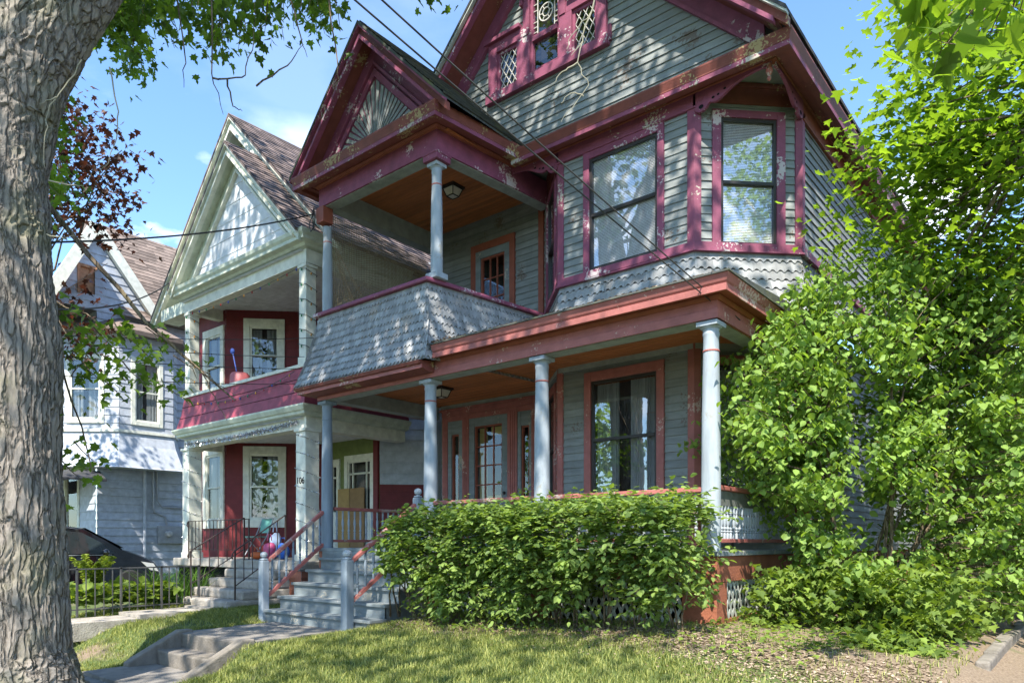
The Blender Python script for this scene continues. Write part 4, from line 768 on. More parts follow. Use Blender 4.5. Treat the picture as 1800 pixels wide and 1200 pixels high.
# ------------------------------------------------------------------ red and cream neighbour
G = thing('porch_house', (-12, 3, -1.1), 'narrow gabled house with oxblood walls, cream posts, raspberry balcony panel and green-white trim', 'house')
nA, nB, nC, nD, nE = (-14.2, 1.0), (-12.3, 1.0), (-10.7, 2.6), (-8.75, 2.6), (-7.95, 3.4)
nF = (-7.95, 16)
fs = [face(*p) for p in ((nA, nB), (nB, nC), (nC, nD), (nD, nE), (nE, nF))]
wa1 = (1.02, 1.70, .60, 2.15); wa2 = (.53, 1.22, .62, 2.14); wb1 = (1.02, 1.70, 3.5, 4.95); wb2 = (.54, 1.19, 3.75, 5.1)
def nwall(f, z0, z1, holes, mat, e=.2, nm='wall', th=.006):
    m = MB(); courses(m, [(0, z0), (f[3], z0), (f[3], z1), (0, z1)], *f[:3], e, th, holes); return part(nm, m, M[mat], G)
nwall(fs[0], -.4, 2.6, [wa1], 'nred'); nwall(fs[1], -.4, 2.6, [wa2], 'nred')
nwall(fs[0], 2.6, 6, [wb1], 'nred'); nwall(fs[1], 2.6, 6, [wb2], 'nred')
d1, d2 = (.10, .46, -.22, 2.0), (.86, 1.66, -.22, 2.05)
nwall(fs[2], -.4, 2.6, [d1, d2], 'olive', .3); nwall(fs[2], 2.6, 6, [], 'nred')
nwall(fs[3], -1.2, 1.35, [], 'nred', .24, 'wall_base', .015); nwall(fs[3], 1.35, 6.2, [], 'far', .24, 'side_wall', .03); nwall(fs[4], -1.2, 6.2, [], 'white', .23, 'side_wall', .014)
m = MB(); courses(m, [(1.0, -1.2), (16, -1.2), (16, 5.9), (1.0, 5.9)], (-14.2, 0, 0), Y3, Vector((-1, 0, 0)), .23, .014); part('side_wall', m, M['white'], G)
for f, w in ((fs[0], wa1), (fs[1], wa2), (fs[0], wb1), (fs[1], wb2)):
    window(G, *f[:3], *w, M['cream'], M['storm'] if False else M['cream'], (.14, .14, .18, .18), (w[2] + w[3]) / 2, 'blind' if w[3] < 0 else 'curtain', 'glassdim', .045)
for k, w in enumerate((d1, d2)):
    d = window(G, *fs[2][:3], w[0], w[1], .75, w[3] - .14, M['cream'], M['cream'], (.11, .11, .14, .95), None, 'none', 'glassdim', .03, name='porch_door')
    mu = MB(); O, U, N = fs[2][:3]
    for v in (w[3] - .42,): mu.obox(O, U, N, w[0], w[1], v - .02, v + .02, -.02, .012)
    for u in ((w[0] + .16, w[1] - .16) if w[1] - w[0] > .6 else ((w[0] + w[1]) / 2,)): mu.obox(O, U, N, u - .018, u + .018, .75, w[3] - .14, -.02, .012)
    part('door_grille', mu, M['cream'], d)
m = MB(); m.obox(*fs[2][:3], fs[2][3] - .16, fs[2][3] - .01, -.25, 2.4, 0, .06); part('corner_board', m, M['nred'], G)
pth = [(-12.62, 1.0), (-12.62, .18), (-7.94, .18), (-7.94, 2.6)]
m = MB(); run(m, pth, [(0, 2.2), (0, 2.42), (-.22, 2.42), (-.22, 2.19)]); part('porch_beam', m, M['cream'], G)
m = MB(); run(m, pth, [(0, 2.42), (.06, 2.42), (.12, 2.45), (.13, 2.50), (.16, 2.51), (.20, 2.58), (.20, 2.61), (-.2, 2.61), (-.2, 2.42)]); part('porch_cornice', m, M['greentrim'], G)
m = MB(); run(m, pth, [(.13, 2.612), (.05, 2.95), (0, 3.33), (-.03, 3.33), (-.03, 2.612)]); part('balcony_panel', m, M['rasp'], G)
m = MB()
for z, o in ((2.86, .082), (3.11, .040)): run(m, pth, rectp(o - .02, o - .004, z, z + .008))
part('panel_joint', m, M['dark'], G)
m = MB(); run(m, pth, rectp(-.06, .03, 3.33, 3.39)); part('balcony_rail', m, M['cream'], G)
m = MB(); m.box(-12.5, -8.0, .25, 2.6, 2.50, 2.58); part('balcony_floor', m, M['cream'], G)
m = MB(); courses(m, [(-12.6, .1), (-8.0, .1), (-8.0, 2.6), (-12.6, 2.6)], (0, 0, 2.40), X3, Vector((0, 0, -1)), .1, .003, V=Y3); part('porch_ceiling', m, M['white'], G); m = MB(); courses(m, [(-12.6, .1), (-8.0, .1), (-8.0, 2.6), (-12.6, 2.6)], (0, 0, 5.48), X3, Vector((0, 0, -1)), .1, .003, V=Y3); part('balcony_ceiling', m, M['white'], G)
for x in (-12.5, -8.07):
    for z0, z1, w, nm in ((-.27, 2.2, .15, 'porch_post'), (3.39, 5.24, .11, 'balcony_post')):
        m = MB(); m.box(x - w, x + w, .3 - w, .3 + w, z0, z1 - .06); m.box(x - w * 1.2, x + w * 1.2, .3 - w * 1.2, .3 + w * 1.2, z1 - .06, z1); m.box(x - w * 1.15, x + w * 1.15, .3 - w * 1.15, .3 + w * 1.15, z0, z0 + .14); part(nm, m, M['cream'], G, bevel=.008)
m = MB(); run(m, pth, [(0, 5.25), (0, 5.56), (-.2, 5.56), (-.2, 5.24)]); part('balcony_beam', m, M['cream'], G)
m = MB(); run(m, pth, [(0, 5.50), (.08, 5.52), (.12, 5.56), (.22, 5.58), (.22, 5.64), (.26, 5.68), (.28, 5.74), (-.2, 5.74), (-.2, 5.5)]); part('balcony_cornice', m, M['greentrim'], G)
m = MB(); hw = 2.15; courses(m, [(-hw, 5.74), (hw, 5.74), (0, 7.80)], (-10.28, .18, 0), X3, Nf, .34, .01); part('porch_gable', m, M['white'], G)
gable_trim(G, -10.28, 8.18, .985, 2.48, -.15, .18, 3.5, ('roofbrown', 'cream', 'greentrim', 'cream', 'greentrim'), 1.0, 'porch_roof')
m = MB(); courses(m, [(-3.3, 5.7), (3.3, 5.7), (0, 8.95)], (-11.3, .98, 0), X3, Nf, .23, .014); part('upper_gable', m, M['white'], G)
m = MB(); m.box(-14.6, -12.6, .55, 1.0, 5.52, 5.80); part('gable_return', m, M['greentrim'], G)
gable_trim(G, -11.3, 9.42, .985, 3.78, .5, .98, 16, ('roofbrown', 'cream', 'greentrim', 'cream', 'greentrim'), 1.3)
for ax, az, hf, y0, y1 in ((-10.28, 8.18, 2.48, -.16, 3.2), (-11.3, 9.42, 3.78, .48, 9)):
    m = MB(); Vv = Vector((-1, 0, .985)).normalized(); L = hf * math.hypot(1, .985)
    courses(m, [(y0, 0), (y1, 0), (y1, L), (y0, L)], (ax + hf + .02, 0, az - .985 * hf - .012), Y3, Vector((.985, 0, 1)).normalized(), .14, .012, tab=.25, V=Vv); part('roof_shingles', m, M['roofbrown'], G)
m = MB(); m.box(-12.75, -7.85, -.02, 2.7, -.42, -.25); part('porch_slab', m, M['stone'], G, bevel=.02)
brk_m = paint('weathered_brick', (.36, .13, .08), island=.4, rough=.85)
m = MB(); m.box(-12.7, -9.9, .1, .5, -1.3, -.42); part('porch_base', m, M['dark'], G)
m = MB(); courses(m, [(0, -1.3), (.45, -1.3), (.45, -.43), (0, -.43)], (-8.3, .02, 0), X3, Nf, .075, .004, tab=.21); part('brick_pier', m, brk_m, G); m = MB(); courses(m, [(0, -1.3), (3, -1.3), (3, -.43), (0, -.43)], (-7.85, .02, 0), Y3, X3, .075, .004, tab=.21); part('brick_wall', m, brk_m, G)
for i in range(4):
    m = MB(); z = -.42 - .165 * i; w0, w1 = -9.95 - .04 * i, -8.22
    n = 14; top = [(w0 + (w1 - w0) * k / n, -.03 - .30 * (i + 1) + random.uniform(-.02, .02)) for k in range(n + 1)]
    m.box(w0, w1, -.03 - .30 * (i + 1), .1, z - .17, z); 
    o = part('stone_step', m, M['stone'], G, bevel=.035)
# house number on the right post
fc = bpy.data.curves.new('house_number', 'FONT'); fc.body = '106'; fc.size = .17; fc.extrude = .004; fc.materials.append(M['dark'])
fo = link(bpy.data.objects.new('number_curve', fc)); fm = bpy.data.meshes.new_from_object(fo.evaluated_get(bpy.context.evaluated_depsgraph_get())); bpy.data.objects.remove(fo)
nm = MB(); nm.v = [(-8.20 + p.co.x, .146 - p.co.z, 1.18 + p.co.y) for p in fm.vertices]; nm.f = [tuple(p.vertices) for p in fm.polygons]; part('house_number', nm, M['dark'], G)
# string of coloured bulbs and tinsel
def bulbs(name, paths, label, step=.16):
    t = thing(name, paths[0][0], label, 'string lights'); w = MB(); bs = {k: MB() for k in ('red', 'blue', 'green', 'amber')}; ks = list(bs); n = 0
    for pth_ in paths:
        w.tube(pth_, .006, 4); pts = [Vector(p) for p in pth_]
        for a, b in zip(pts, pts[1:]):
            L = (b - a).length; k = max(1, int(L / step))
            for i in range(k):
                p = a + (b - a) * ((i + .5) / k); bs[ks[n % 4]].lathe((p.x, p.y - .008, p.z - .055), [(.002, 0), (.015, .02), (.013, .035), (.008, .045), (.008, .058)], 6); n += 1
    part('light_wire', w, M['wire'], t)
    for k, c_ in (('red', (.35, .02, .015)), ('blue', (.03, .06, .3)), ('green', (.02, .16, .06)), ('amber', (.55, .25, .03))): part('bulb', bs[k], plain(k + '_bulb_glass', c_, .25), t)
sag = lambda a, b, s, n=14: [tuple(Vector(a) + (Vector(b) - Vector(a)) * (i / n) - Z3 * (4 * s * (i / n) * (1 - i / n))) for i in range(n + 1)]
def wrap(x, y, w, z0, z1, n):
    out = []
    for i in range(n * 4 + 1):
        c_ = [(-1, -1), (1, -1), (1, 1), (-1, 1)][i % 4]; out.append((x + c_[0] * w, y + c_[1] * w, z1 + (z0 - z1) * i / (n * 4)))
    return out
bulbs('string_lights', [sag((-12.4, .19, 5.22), (-8.1, .19, 5.22), .10), wrap(-8.07, .3, .125, 3.5, 5.2, 6), wrap(-12.5, .3, .125, 3.5, 5.2, 5), sag((-12.3, .12, 3.22), (-8.2, .10, 3.26), .22)], 'coloured bulbs strung along the neighbour balcony and wound round its cream posts')
def tinsel(name, pts, r, label):
    m = MB(); P = [Vector(p) for p in pts]
    for a, b in zip(P, P[1:]):
        for i in range(int((b - a).length * (420 if r > .05 else 170))):
            p = a + (b - a) * random.random(); d = Vector((random.gauss(0, 1), random.gauss(0, 1), random.gauss(0, 1))).normalized(); e = d.orthogonal().normalized() * .004; q = p + d * r * random.uniform(.4, 1.1)
            m.poly(p - e, p + e, q + e, q - e)
    o = part(name, m, tm); tag(o, label, 'tinsel garland', 'silver tinsel on the neighbour porch')
tm = plain('silver_tinsel', (.5, .5, .52), .22, .9)
tinsel('tinsel_garland', sag((-12.5, .14, 2.28), (-8.15, .14, 2.32), .05), .075, 'thick silver tinsel garland swagged along the lower porch beam')
tinsel('tinsel_garland', wrap(-12.5, .3, .158, -.1, 2.1, 7), .02, 'thin silver tinsel wound round the left lower porch post')
tinsel('tinsel_garland', wrap(-8.07, .3, .158, -.1, 2.1, 7), .02, 'thin silver tinsel wound round the right lower porch post beside the number')
# iron rails on the neighbour porch and steps
def ironrail(label, p, q, z0, z1, base0, base1, n):
    t = thing('iron_railing', (p[0], p[1], base0), label, 'railing', 'rusty iron railings of the neighbour porch')
    P, Q = Vector((p[0], p[1], z0)), Vector((q[0], q[1], z1)); m = MB(); m.beam(P, Q, .035, .014); m.beam(P - Z3 * .62, Q - Z3 * .62, .025, .012); d = (P - Q).normalized()
    m.tube([P, P + d * .05 - Z3 * .02, P + d * .07 - Z3 * .07, P + d * .05 - Z3 * .12], .012, 6); part('rail_bar', m, M['iron'], t)
    for k in range(n):
        u = k / (n - 1); a = P + (Q - P) * u; zb = base0 + (base1 - base0) * u if k in (0, n - 1) else a.z - .64
        m = MB(); w = .022 if k in (0, n - 1) else .012; m.beam((a.x, a.y, zb), tuple(a), w, w, Y3); part('post' if k in (0, n - 1) else 'picket', m, M['iron'], t)
ironrail('rusty iron step railing on the left of the neighbour stone steps', (-9.72, -1.1), (-9.72, -.03), -.06, .58, -1.0, -.25, 7)
ironrail('rusty iron step railing on the right of the neighbour stone steps', (-8.33, -1.0), (-8.33, -.0), -.05, .60, -1.0, -.25, 7)
ironrail('level iron railing between the left porch post and the steps of the red house', (-12.3, .12), (-9.8, .12), .56, .56, -.25, -.25, 17)
# things on the porch
ch = thing('folding_chair', (-10.9, 1.0, -.25), 'green metal folding chair on the red house porch', 'chair')
m = MB()
for sx in (-.22, .22):
    m.tube([(-10.9 + sx, .75, -.25), (-10.9 + sx, 1.05, .22), (-10.9 + sx, 1.22, .62)], .012, 6); m.tube([(-10.9 + sx, 1.3, -.25), (-10.9 + sx, .82, .2)], .012, 6)
m.tube([(-11.12, 1.22, .62), (-10.68, 1.22, .62)], .012, 6); part('chair_frame', m, M['galv'], ch, smooth=True)
gp = plain('sea_green_chair_paint', (.12, .33, .26), .4)
m = MB(); k = 8; vs = []
for i in range(k + 1):
    u = -.21 + .42 * i / k; vs += [(-10.9 + u, 1.13 + .05 * (1 - (u / .21) ** 2), .30), (-10.9 + u, 1.20 + .06 * (1 - (u / .21) ** 2), .63 - .03 * (u / .21) ** 4)]
m.add(vs, [(2 * i, 2 * i + 2, 2 * i + 3, 2 * i + 1) for i in range(k)]); part('backrest', m, gp, ch, smooth=True)
m = MB(); m.box(-11.12, -10.68, .78, 1.14, .20, .225); part('seat', m, gp, ch, bevel=.01)
def bag(name, c, s, col, label, cat='bag'):
    t = thing(name, c, label, cat); m = MB(); m.ball((c[0], c[1], c[2] + s[2] / 2), .5, s, 8)
    for i, p in enumerate(m.v): k = .9 + .22 * noise.noise(Vector(p) * 6); m.v[i] = (c[0] + (p[0] - c[0]) * k, c[1] + (p[1] - c[1]) * k, max(c[2], c[2] + (p[2] - c[2]) * k))
    part('bag_body', m, plain(col[0], col[1], .5), t, smooth=True)
    h = MB(); h.tube([(c[0] - s[0] * .25, c[1], c[2] + s[2] * .9), (c[0] - s[0] * .15, c[1], c[2] + s[2] * 1.2), (c[0] + s[0] * .15, c[1], c[2] + s[2] * 1.2), (c[0] + s[0] * .25, c[1], c[2] + s[2] * .9)], .012, 6); part('bag_handle', h, plain(col[0] + '_strap', tuple(x * .7 for x in col[1]), .6), t)
bag('toy_bag', (-9.75, .55, -.25), (.30, .26, .42), ('pink_bag_fabric', (.55, .08, .20)), 'pink bag among toys at the top of the neighbour steps')
bag('toy_bag', (-9.35, .6, -.25), (.42, .26, .36), ('blue_bag_fabric', (.02, .10, .42)), 'blue shopping bag beside the pink bag on the porch')
bag('toy_bag', (-9.85, .32, -.25), (.32, .24, .2), ('orange_toy_plastic', (.62, .13, .03)), 'small orange toy in front of the pink bag', 'toy')
bag('toy_bag', (-9.95, .8, -.25), (.30, .26, .62), ('pale_blue_bag_fabric', (.35, .45, .62)), 'pale blue bag piled behind the pink bag', 'bag')
vs_ = thing('pink_tub', (-12.0, .7, 3.4), 'pink tub with a blue-handled brush on the neighbour balcony', 'tub')
m = MB(); m.lathe((-11.25, .75, 3.0), [(.18, 0), (.22, .5), (.21, .75), (.17, .80)], 14); part('tub_body', m, plain('pink_tub_plastic', (.45, .12, .13), .5), vs_, smooth=True)
m = MB(); m.tube([(-11.25, .72, 3.6), (-11.42, .68, 4.25)], .014, 6); m.ball((-11.44, .68, 4.3), .05, (1, 1, 1.4), 6); part('brush', m, plain('blue_brush_plastic', (.05, .10, .40), .5), vs_)
cdm = plain('yellow_card', (.36, .24, .10), .9, spec=.1); cdb = plain('brown_card', (.27, .17, .085), .9, spec=.1)
for a, b, mt, lb in ((.62, 1.03, cdm, 'yellow flattened carton leaning on the neighbour porch door'), (1.05, 1.55, cdb, 'brown cardboard sheet leaning beside the yellow carton')):
    O, U, N = fs[2][:3]; m = MB(); m.obox(O, U, N, a, b, -.24, 1.30, .10, .12); tag(part('cardboard', m, mt), lb, 'cardboard')

# ------------------------------------------------------------------ far white house
K = thing('grey_house', (-22, 4, -1.2), 'bluish white clapboard house with brown shingle roof at the far left', 'house')
kx = -19.8; N1 = X3
m = MB(); courses(m, [(1.0, -.9), (12, -.9), (12, 7.0), (1.0, 7.0)], (kx, 0, 0), Y3, X3, .24, .035); courses(m, [(-.3, 7.0), (2.75, 7.0), (.93, 9.35)], (kx + .005, 0, 0), Y3, X3, .24, .02, [(.55, .95, 7.45, 8.2)]); part('side_wall', m, M['far'], K)
m = MB(); m.obox(Vector((kx, 0, 0)), Y3, X3, .55, .95, 7.45, 8.2, -.04, -.02); m.obox(Vector((kx, 0, 0)), Y3, X3, .47, .55, 7.4, 8.28, -.02, .05); m.obox(Vector((kx, 0, 0)), Y3, X3, .55, 1.0, 8.2, 8.28, -.02, .05); part('boarded_window', m, paint('weathered_plywood', (.36, .19, .10), var=.4), K)
m = MB()
for a, b in (((2.9, 6.92), (.93, 9.5)), ((.93, 9.5), (-.35, 7.0))): m.beam((kx + .12, a[0], a[1]), (kx + .12, b[0], b[1]), .3, .14, X3)
part('gable_rake', m, M['cream'], K)
m = MB(); courses(m, [(1.0, -.9), (8.0, -.9), (8.0, 7), (1.0, 7)], (kx - 7, 1.0, 0), X3, Nf, .24, .02) if False else courses(m, [(0, -.9), (7, -.9), (7, 7), (0, 7)], (kx - 7, 1.0, 0), X3, Nf, .24, .02, [(2.5, 3.4, -.6, 2.2), (4.6, 5.6, -.6, 2.4)]); part('front_wall', m, M['far'], K)
window(K, Vector((kx - 7, 1.0, 0)), X3, Nf, 4.6, 5.6, -.6, 2.4, M['cream'], M['cream'], (.14, .14, .14, .1), None, 'none', 'glassdim', name='door')
window(K, Vector((kx - 7, 1.0, 0)), X3, Nf, 2.5, 3.4, -.6, 2.2, M['cream'], M['cream'], (.14, .14, .14, .1), None, 'none', 'glassdim', name='door')
# bay on the upper storey
by = [(-24.2, 1.0), (-23.4, .1), (-20.7, .1), (-19.2, 1.4), (-19.2, 3.0), (-19.8, 3.4)]
m = MB(); sk = MB()
for a, b in zip(by, by[1:]):
    f = face(a, b); w = (f[3] * .28, f[3] * .72, 3.75, 5.55)
    courses(m, [(0, 3.4), (f[3], 3.4), (f[3], 6.3), (0, 6.3)], *f[:3], .24, .015, [w] if f[3] > 1.4 else [])
    if f[3] > 1.4: window(K, *f[:3], *w, M['cream'], M['cream'], (.12, .12, .14, .12), 4.65, 'curtain', 'glassdim')
part('bay_wall', m, M['far'], K)
m = MB(); run(m, by, [(.0, 3.4), (.08, 3.0), (.32, 2.35), (.36, 2.3), (-.2, 2.3)], True); part('bay_skirt', m, M['far'], K)
m = MB(); run(m, by, [(.0, 6.3), (.3, 6.3), (.32, 6.42), (-.5, 6.9)], True); part('bay_roof', m, M['roofred'], K)
m = MB(); run(m, by, rectp(0, .06, 3.38, 3.46)); part('sill_band', m, M['cream'], K)
m = MB(); run(m, [(-26, .2), (-19.55, .2), (-19.55, 1.0)], [(0, 1.9), (.5, 1.86), (.5, 1.92), (0, 2.2)]); part('door_hood', m, M['roofdark'], K)
rx, rz = -22.6, 10.75
m = MB(); Vv = Vector((rx - kx - .3, 0, rz - 6.95)); L = Vv.length; Vv.normalize(); Nn = Vector((-Vv.z, 0, Vv.x)) ; Nn = -Nn if Nn.z < 0 else Nn
courses(m, [(1.6, 0), (13, 0), (13, L), (1.6, L)], (kx + .3, 0, 6.95), Y3, Nn, .19, .014, tab=.3, V=Vv); m.poly((rx, 1.6, rz), (rx, 13, rz), (-26, 13, 6.9), (-26, 1.6, 6.9)); m.poly((kx, .93, 9.5), (rx, 1.7, rz), (kx, 2.9, 6.95)); m.poly((kx, .93, 9.5), (kx, -.3, 7.0), (rx, .9, 7.3), (rx, 1.7, rz)); part('roof', m, M['roofred'], K)
m = MB(); courses(m, [(-4, 0), (3.6, 0), (3.6, 2.4), (-4, 2.4)], (-22.6, -.6, 6.6), X3, Vector((0, -.7, .7)).normalized(), .19, .014, tab=.3, V=Vector((0, .7, .7)).normalized()); part('porch_roof', m, M['roofred'], K)
m = MB(); m.tube([(kx + .1, 2.35, -.9), (kx + .1, 2.35, 6.9)], .05, 8); part('downspout', m, M['far'], K)
m = MB(); m.tube([(kx + .07, 2.62, 6.0), (kx + .07, 2.62, 1.2), (kx + .07, 2.66, 1.05), (kx + .07, 3.0, .9), (kx + .07, 3.05, .62)], .035, 8); m.tube([(kx + .07, 2.72, 6.0), (kx + .07, 2.74, 1.4), (kx + .07, 2.9, 1.22), (kx + .07, 3.9, 1.2)], .03, 8); part('conduit', m, M['galv'], K, smooth=True)
m = MB(); m.box(kx, kx + .16, 2.75, 4.3, .05, .62); me_ = part('meter_box', m, M['galv'], K, bevel=.01)
for y in (3.05, 3.6, 4.05):
    m = MB(); m.lathe((0, 0, 0), [(.11, 0), (.11, .05), (.09, .12), (.05, .14)], 14); m.v = [(kx + .16 + z, y + x_, .36 + y_) for x_, y_, z in m.v]; part('meter', m, plain('meter_glass', (.4, .4, .4), .2), me_, smooth=True)

# ------------------------------------------------------------------ house hidden behind the right-hand trees
Q = thing('blue_grey_house', (9, 6, -1.1), 'blue-grey house with a faded roof mostly hidden behind the right-hand trees', 'house')
m = MB(); courses(m, [(0, -1.2), (9, -1.2), (9, 4.3), (0, 4.3)], (5.6, 5.0, 0), X3, Nf, .14, .018, [(.8, 1.8, .4, 2.2)]); courses(m, [(0, -1.2), (9, -1.2), (9, 4.3), (0, 4.3)], (5.6, 14.0, 0), Vector((0, -1, 0)), Vector((-1, 0, 0)), .14, .018); part('wall', m, paint('slate_blue_siding', (.12, .16, .24)), Q)
window(Q, Vector((5.6, 5, 0)), X3, Nf, .8, 1.8, .4, 2.2, M['cream'], M['storm'], mid=1.3)
m = MB(); gable = [(5.0, 4.2), (10, 8.0), (15, 4.2)]; m.hexa([(5.0, 4.6, 4.2), (10, 4.6, 8.0), (10, 14, 8.0), (5.0, 14, 4.2)], [(5.0, 4.6, 4.32), (10, 4.6, 8.15), (10, 14, 8.15), (5.0, 14, 4.32)]); m.poly((5.6, 4.95, 4.3), (14, 4.95, 4.3), (10, 4.95, 7.9)); part('roof', m, M['roofred'], Q)

# ------------------------------------------------------------------ black minivan in the far drive
car = thing('parked_car', (-17.8, -1.3, -1.33), 'black minivan parked in the driveway beside the far white house', 'car')
x0, x1, zg = -16.9, -18.75, -1.33
prof = [(-3.9, .35), (-3.95, .9), (-3.85, 1.15), (-3.7, 1.65), (-3.4, 1.84), (-2.4, 1.92), (-1.1, 1.90), (-.25, 1.80), (.25, 1.52), (.68, 1.24), (1.1, 1.08), (1.42, .93), (1.64, .68), (1.68, .42), (1.60, .26), (1.15, .24), (-3.3, .24)]
def carsec(prof, inset): return prof
m = MB(); n = len(prof); rings = []
for x, k, dz in ((x0 - .10, .93, .0), (x0, 1, 0), (x0, 1, 0)): pass
cols = [(0, .955, .30), (.05, .985, .12), (.16, 1, 0), (.5, 1.003, 0), (.84, 1, 0), (.95, .985, .12), (1, .955, .30)]
b = 0
for t, k, tum in cols:
    for (y, z) in prof:
        x = x0 + (x1 - x0) * t
        if z > 1.0: x += (-1 if t < .5 else 1) * .26 * min(1, (z - 1.0) / .8) * (abs(t - .5) * 2)
        m.v.append((x, -1.1 + (y + 1.1) * k, zg + z * (1 if z < .5 else k ** .6)))
for i in range(len(cols) - 1):
    for j in range(n): m.f.append((i * n + j, i * n + (j + 1) % n, (i + 1) * n + (j + 1) % n, (i + 1) * n + j))
m.f.append(tuple(range(n))); m.f.append(tuple((len(cols) - 1) * n + j for j in reversed(range(n))))
bm_ = plain('gloss_black_car_paint', (.006, .006, .008), .12, 0, .6, 1.0)
cb_ = part('car_body', m, bm_, car, smooth=True)
sidex = lambda z: x0 - .26 * max(0, min(1, (z - 1.0) / .8)) + .012
def sidepoly(pts): mm = MB(); mm.prism([(sidex(z), y, zg + z) for y, z in pts], (-.012, 0, 0)); return mm
gl = plain('dark_car_glass', (.02, .028, .03), .04, 0, .8)
for nm, pts in (('front_side_window', [(-1.25, 1.12), (.42, 1.12), (.12, 1.40), (-.35, 1.68), (-1.25, 1.76)]), ('rear_side_window', [(-2.6, 1.12), (-1.35, 1.12), (-1.35, 1.70), (-2.6, 1.72)]), ('cargo_window', [(-3.6, 1.15), (-2.7, 1.12), (-2.7, 1.72), (-3.45, 1.68)])):
    part(nm, sidepoly(pts), gl, car)
m = MB(); m.add([(x0 - .33, -.22, zg + 1.80), (x1 + .33, -.22, zg + 1.80), (x1 + .12, .66, zg + 1.268), (x0 - .12, .66, zg + 1.268)], [(0, 1, 2, 3)]); part('windscreen', m, gl, car)
for y in (.75, -2.7):
    wh = MB(); wh.lathe((0, 0, 0), [(.22, -.02), (.33, 0), (.345, .06), (.345, .16), (.30, .2)], 24); wh.v = [(x0 - .17 + z, y + a, zg + .345 + b_) for a, b_, z in wh.v]; w = part('wheel', wh, plain('car_tyre', (.02, .02, .02), .8), car, smooth=True)
    rm = MB(); rm.lathe((0, 0, 0), [(.21, 0), (.2, .03), (.06, .04), (.05, .05)], 20); rm.v = [(x0 + .005 + z * .5, y + a, zg + .345 + b_) for a, b_, z in rm.v]; part('rim', rm, plain('alloy_rim', (.4, .4, .42), .3, .9), w, smooth=True)
m = MB(); m.ball((x0 + .10, .12, zg + 1.16), .12, (.9, .7, .8), 8); m.beam((x0 - .02, .12, zg + 1.12), (x0 + .06, .12, zg + 1.14), .05, .05); part('wing_mirror', m, bm_, car, smooth=True)
m = MB(); m.prism([(x0 + .008, y, zg + z) for y, z in ((1.05, .90), (1.38, .84), (1.52, .62), (1.30, .66))], (-.05, 0, 0)); part('headlight', m, plain('headlight_lens', (.6, .6, .6), .1), car)
m = MB(); m.beam((x0 + .012, -3.6, zg + 1.09), (x0 + .012, .3, zg + 1.09), .012, .02); part('window_trim', m, M['galv'], car)
# iron fence beside the neighbour walk
fe = thing('iron_fence', (-9.45, -2.2, -1.05), 'low grey iron picket fence in front of the hostas', 'fence')
m = MB(); m.beam((-9.46, -6.0, -.34), (-9.46, -1.05, -.34), .03, .022); m.beam((-9.46, -6.0, -1.0), (-9.46, -1.05, -1.0), .025, .018); part('rail', m, M['fence'], fe)
y = -1.08; k = 0
while y > -4.4:
    m = MB(); w = .03 if k % 5 == 0 else .014; m.beam((-9.46, y, -1.12), (-9.46, y, -.34 + (.02 if k % 5 == 0 else 0)), w, w, Y3); part('post' if k % 5 == 0 else 'picket', m, M['fence'], fe); y -= .135; k += 1
# chair back on the right side of the porch
pc_ = thing('porch_chair', (-.55, 1.6, 0), 'dark slatted chair seen above the right porch railing', 'chair'); m = MB()
for y in (1.2, 1.7): m.box(-.50, -.45, y - .02, y + .02, 0, .86); m.box(-.9, -.86, y - .02, y + .02, 0, .42)
part('chair_leg', m, M['storm'], pc_); m = MB(); m.box(-.92, -.44, 1.18, 1.72, .42, .46); part('seat', m, M['storm'], pc_); m = MB(); m.box(-.50, -.46, 1.18, 1.72, .76, .86)
for i in range(8): y = 1.25 + i * .058; m.box(-.49, -.47, y, y + .02, .46, .76)
part('backrest', m, M['storm'], pc_)
# cables
def cable(label, pts, r, mat='wire', sagv=.0):
    if len(pts) == 2: pts = sag(pts[0], pts[1], sagv, 24)
    m = MB(); m.tube(pts, r, 5); o = part('overhead_cable', m, M[mat], None, smooth=True); tag(o, label, 'cable')
cable('upper of the two service wires running down to the porch corner', sag((-1.94, -15.95, 7.40), (.13, .50, 2.66), .25, 60), .0075, 'wiregrey')
cable('lower of the two service wires running down to the porch corner', sag((-2.25, -15.95, 7.30), (.13, .45, 2.61), .25, 60), .0075, 'wiregrey')
cable('thick black cable sagging from the tree to the balcony corner', sag((-5.72, -4.68, 3.45), (-7.24, -.16, 5.80), .10, 24), .012)
lp_ = [(-7.24, -.16, 5.80), (-7.30, -.2, 5.62), (-7.27, -.18, 5.50), (-7.22, -.17, 5.55), (-7.24, -.16, 5.78), (-7.20, -.17, 5.9), (-7.17, -.17, 5.7), (-7.2, -.17, 5.5)]
cable('loose black cable loops hanging at the left balcony corner', lp_, .010)
cable('cable from behind the trunk up to the neighbour gable rake', sag((-5.7, -4.66, 2.70), (-14.5, 1.0, 6.85), .25, 24), .012)
for i, (a, b) in enumerate((((-5.66, -4.63, 2.41), (-7.3, .0, 3.70)), ((-5.66, -4.63, 2.33), (-7.95, .15, 3.50)), ((-5.66, -4.63, 2.18), (-7.95, .15, 3.28)), ((-5.66, -4.63, 1.96), (-7.95, .12, 3.0)))):
    cable(('highest', 'second', 'third', 'lowest')[i] + ' of four thin wires crossing in front of the neighbour balcony', [a, b], .0055, 'wire', .04)
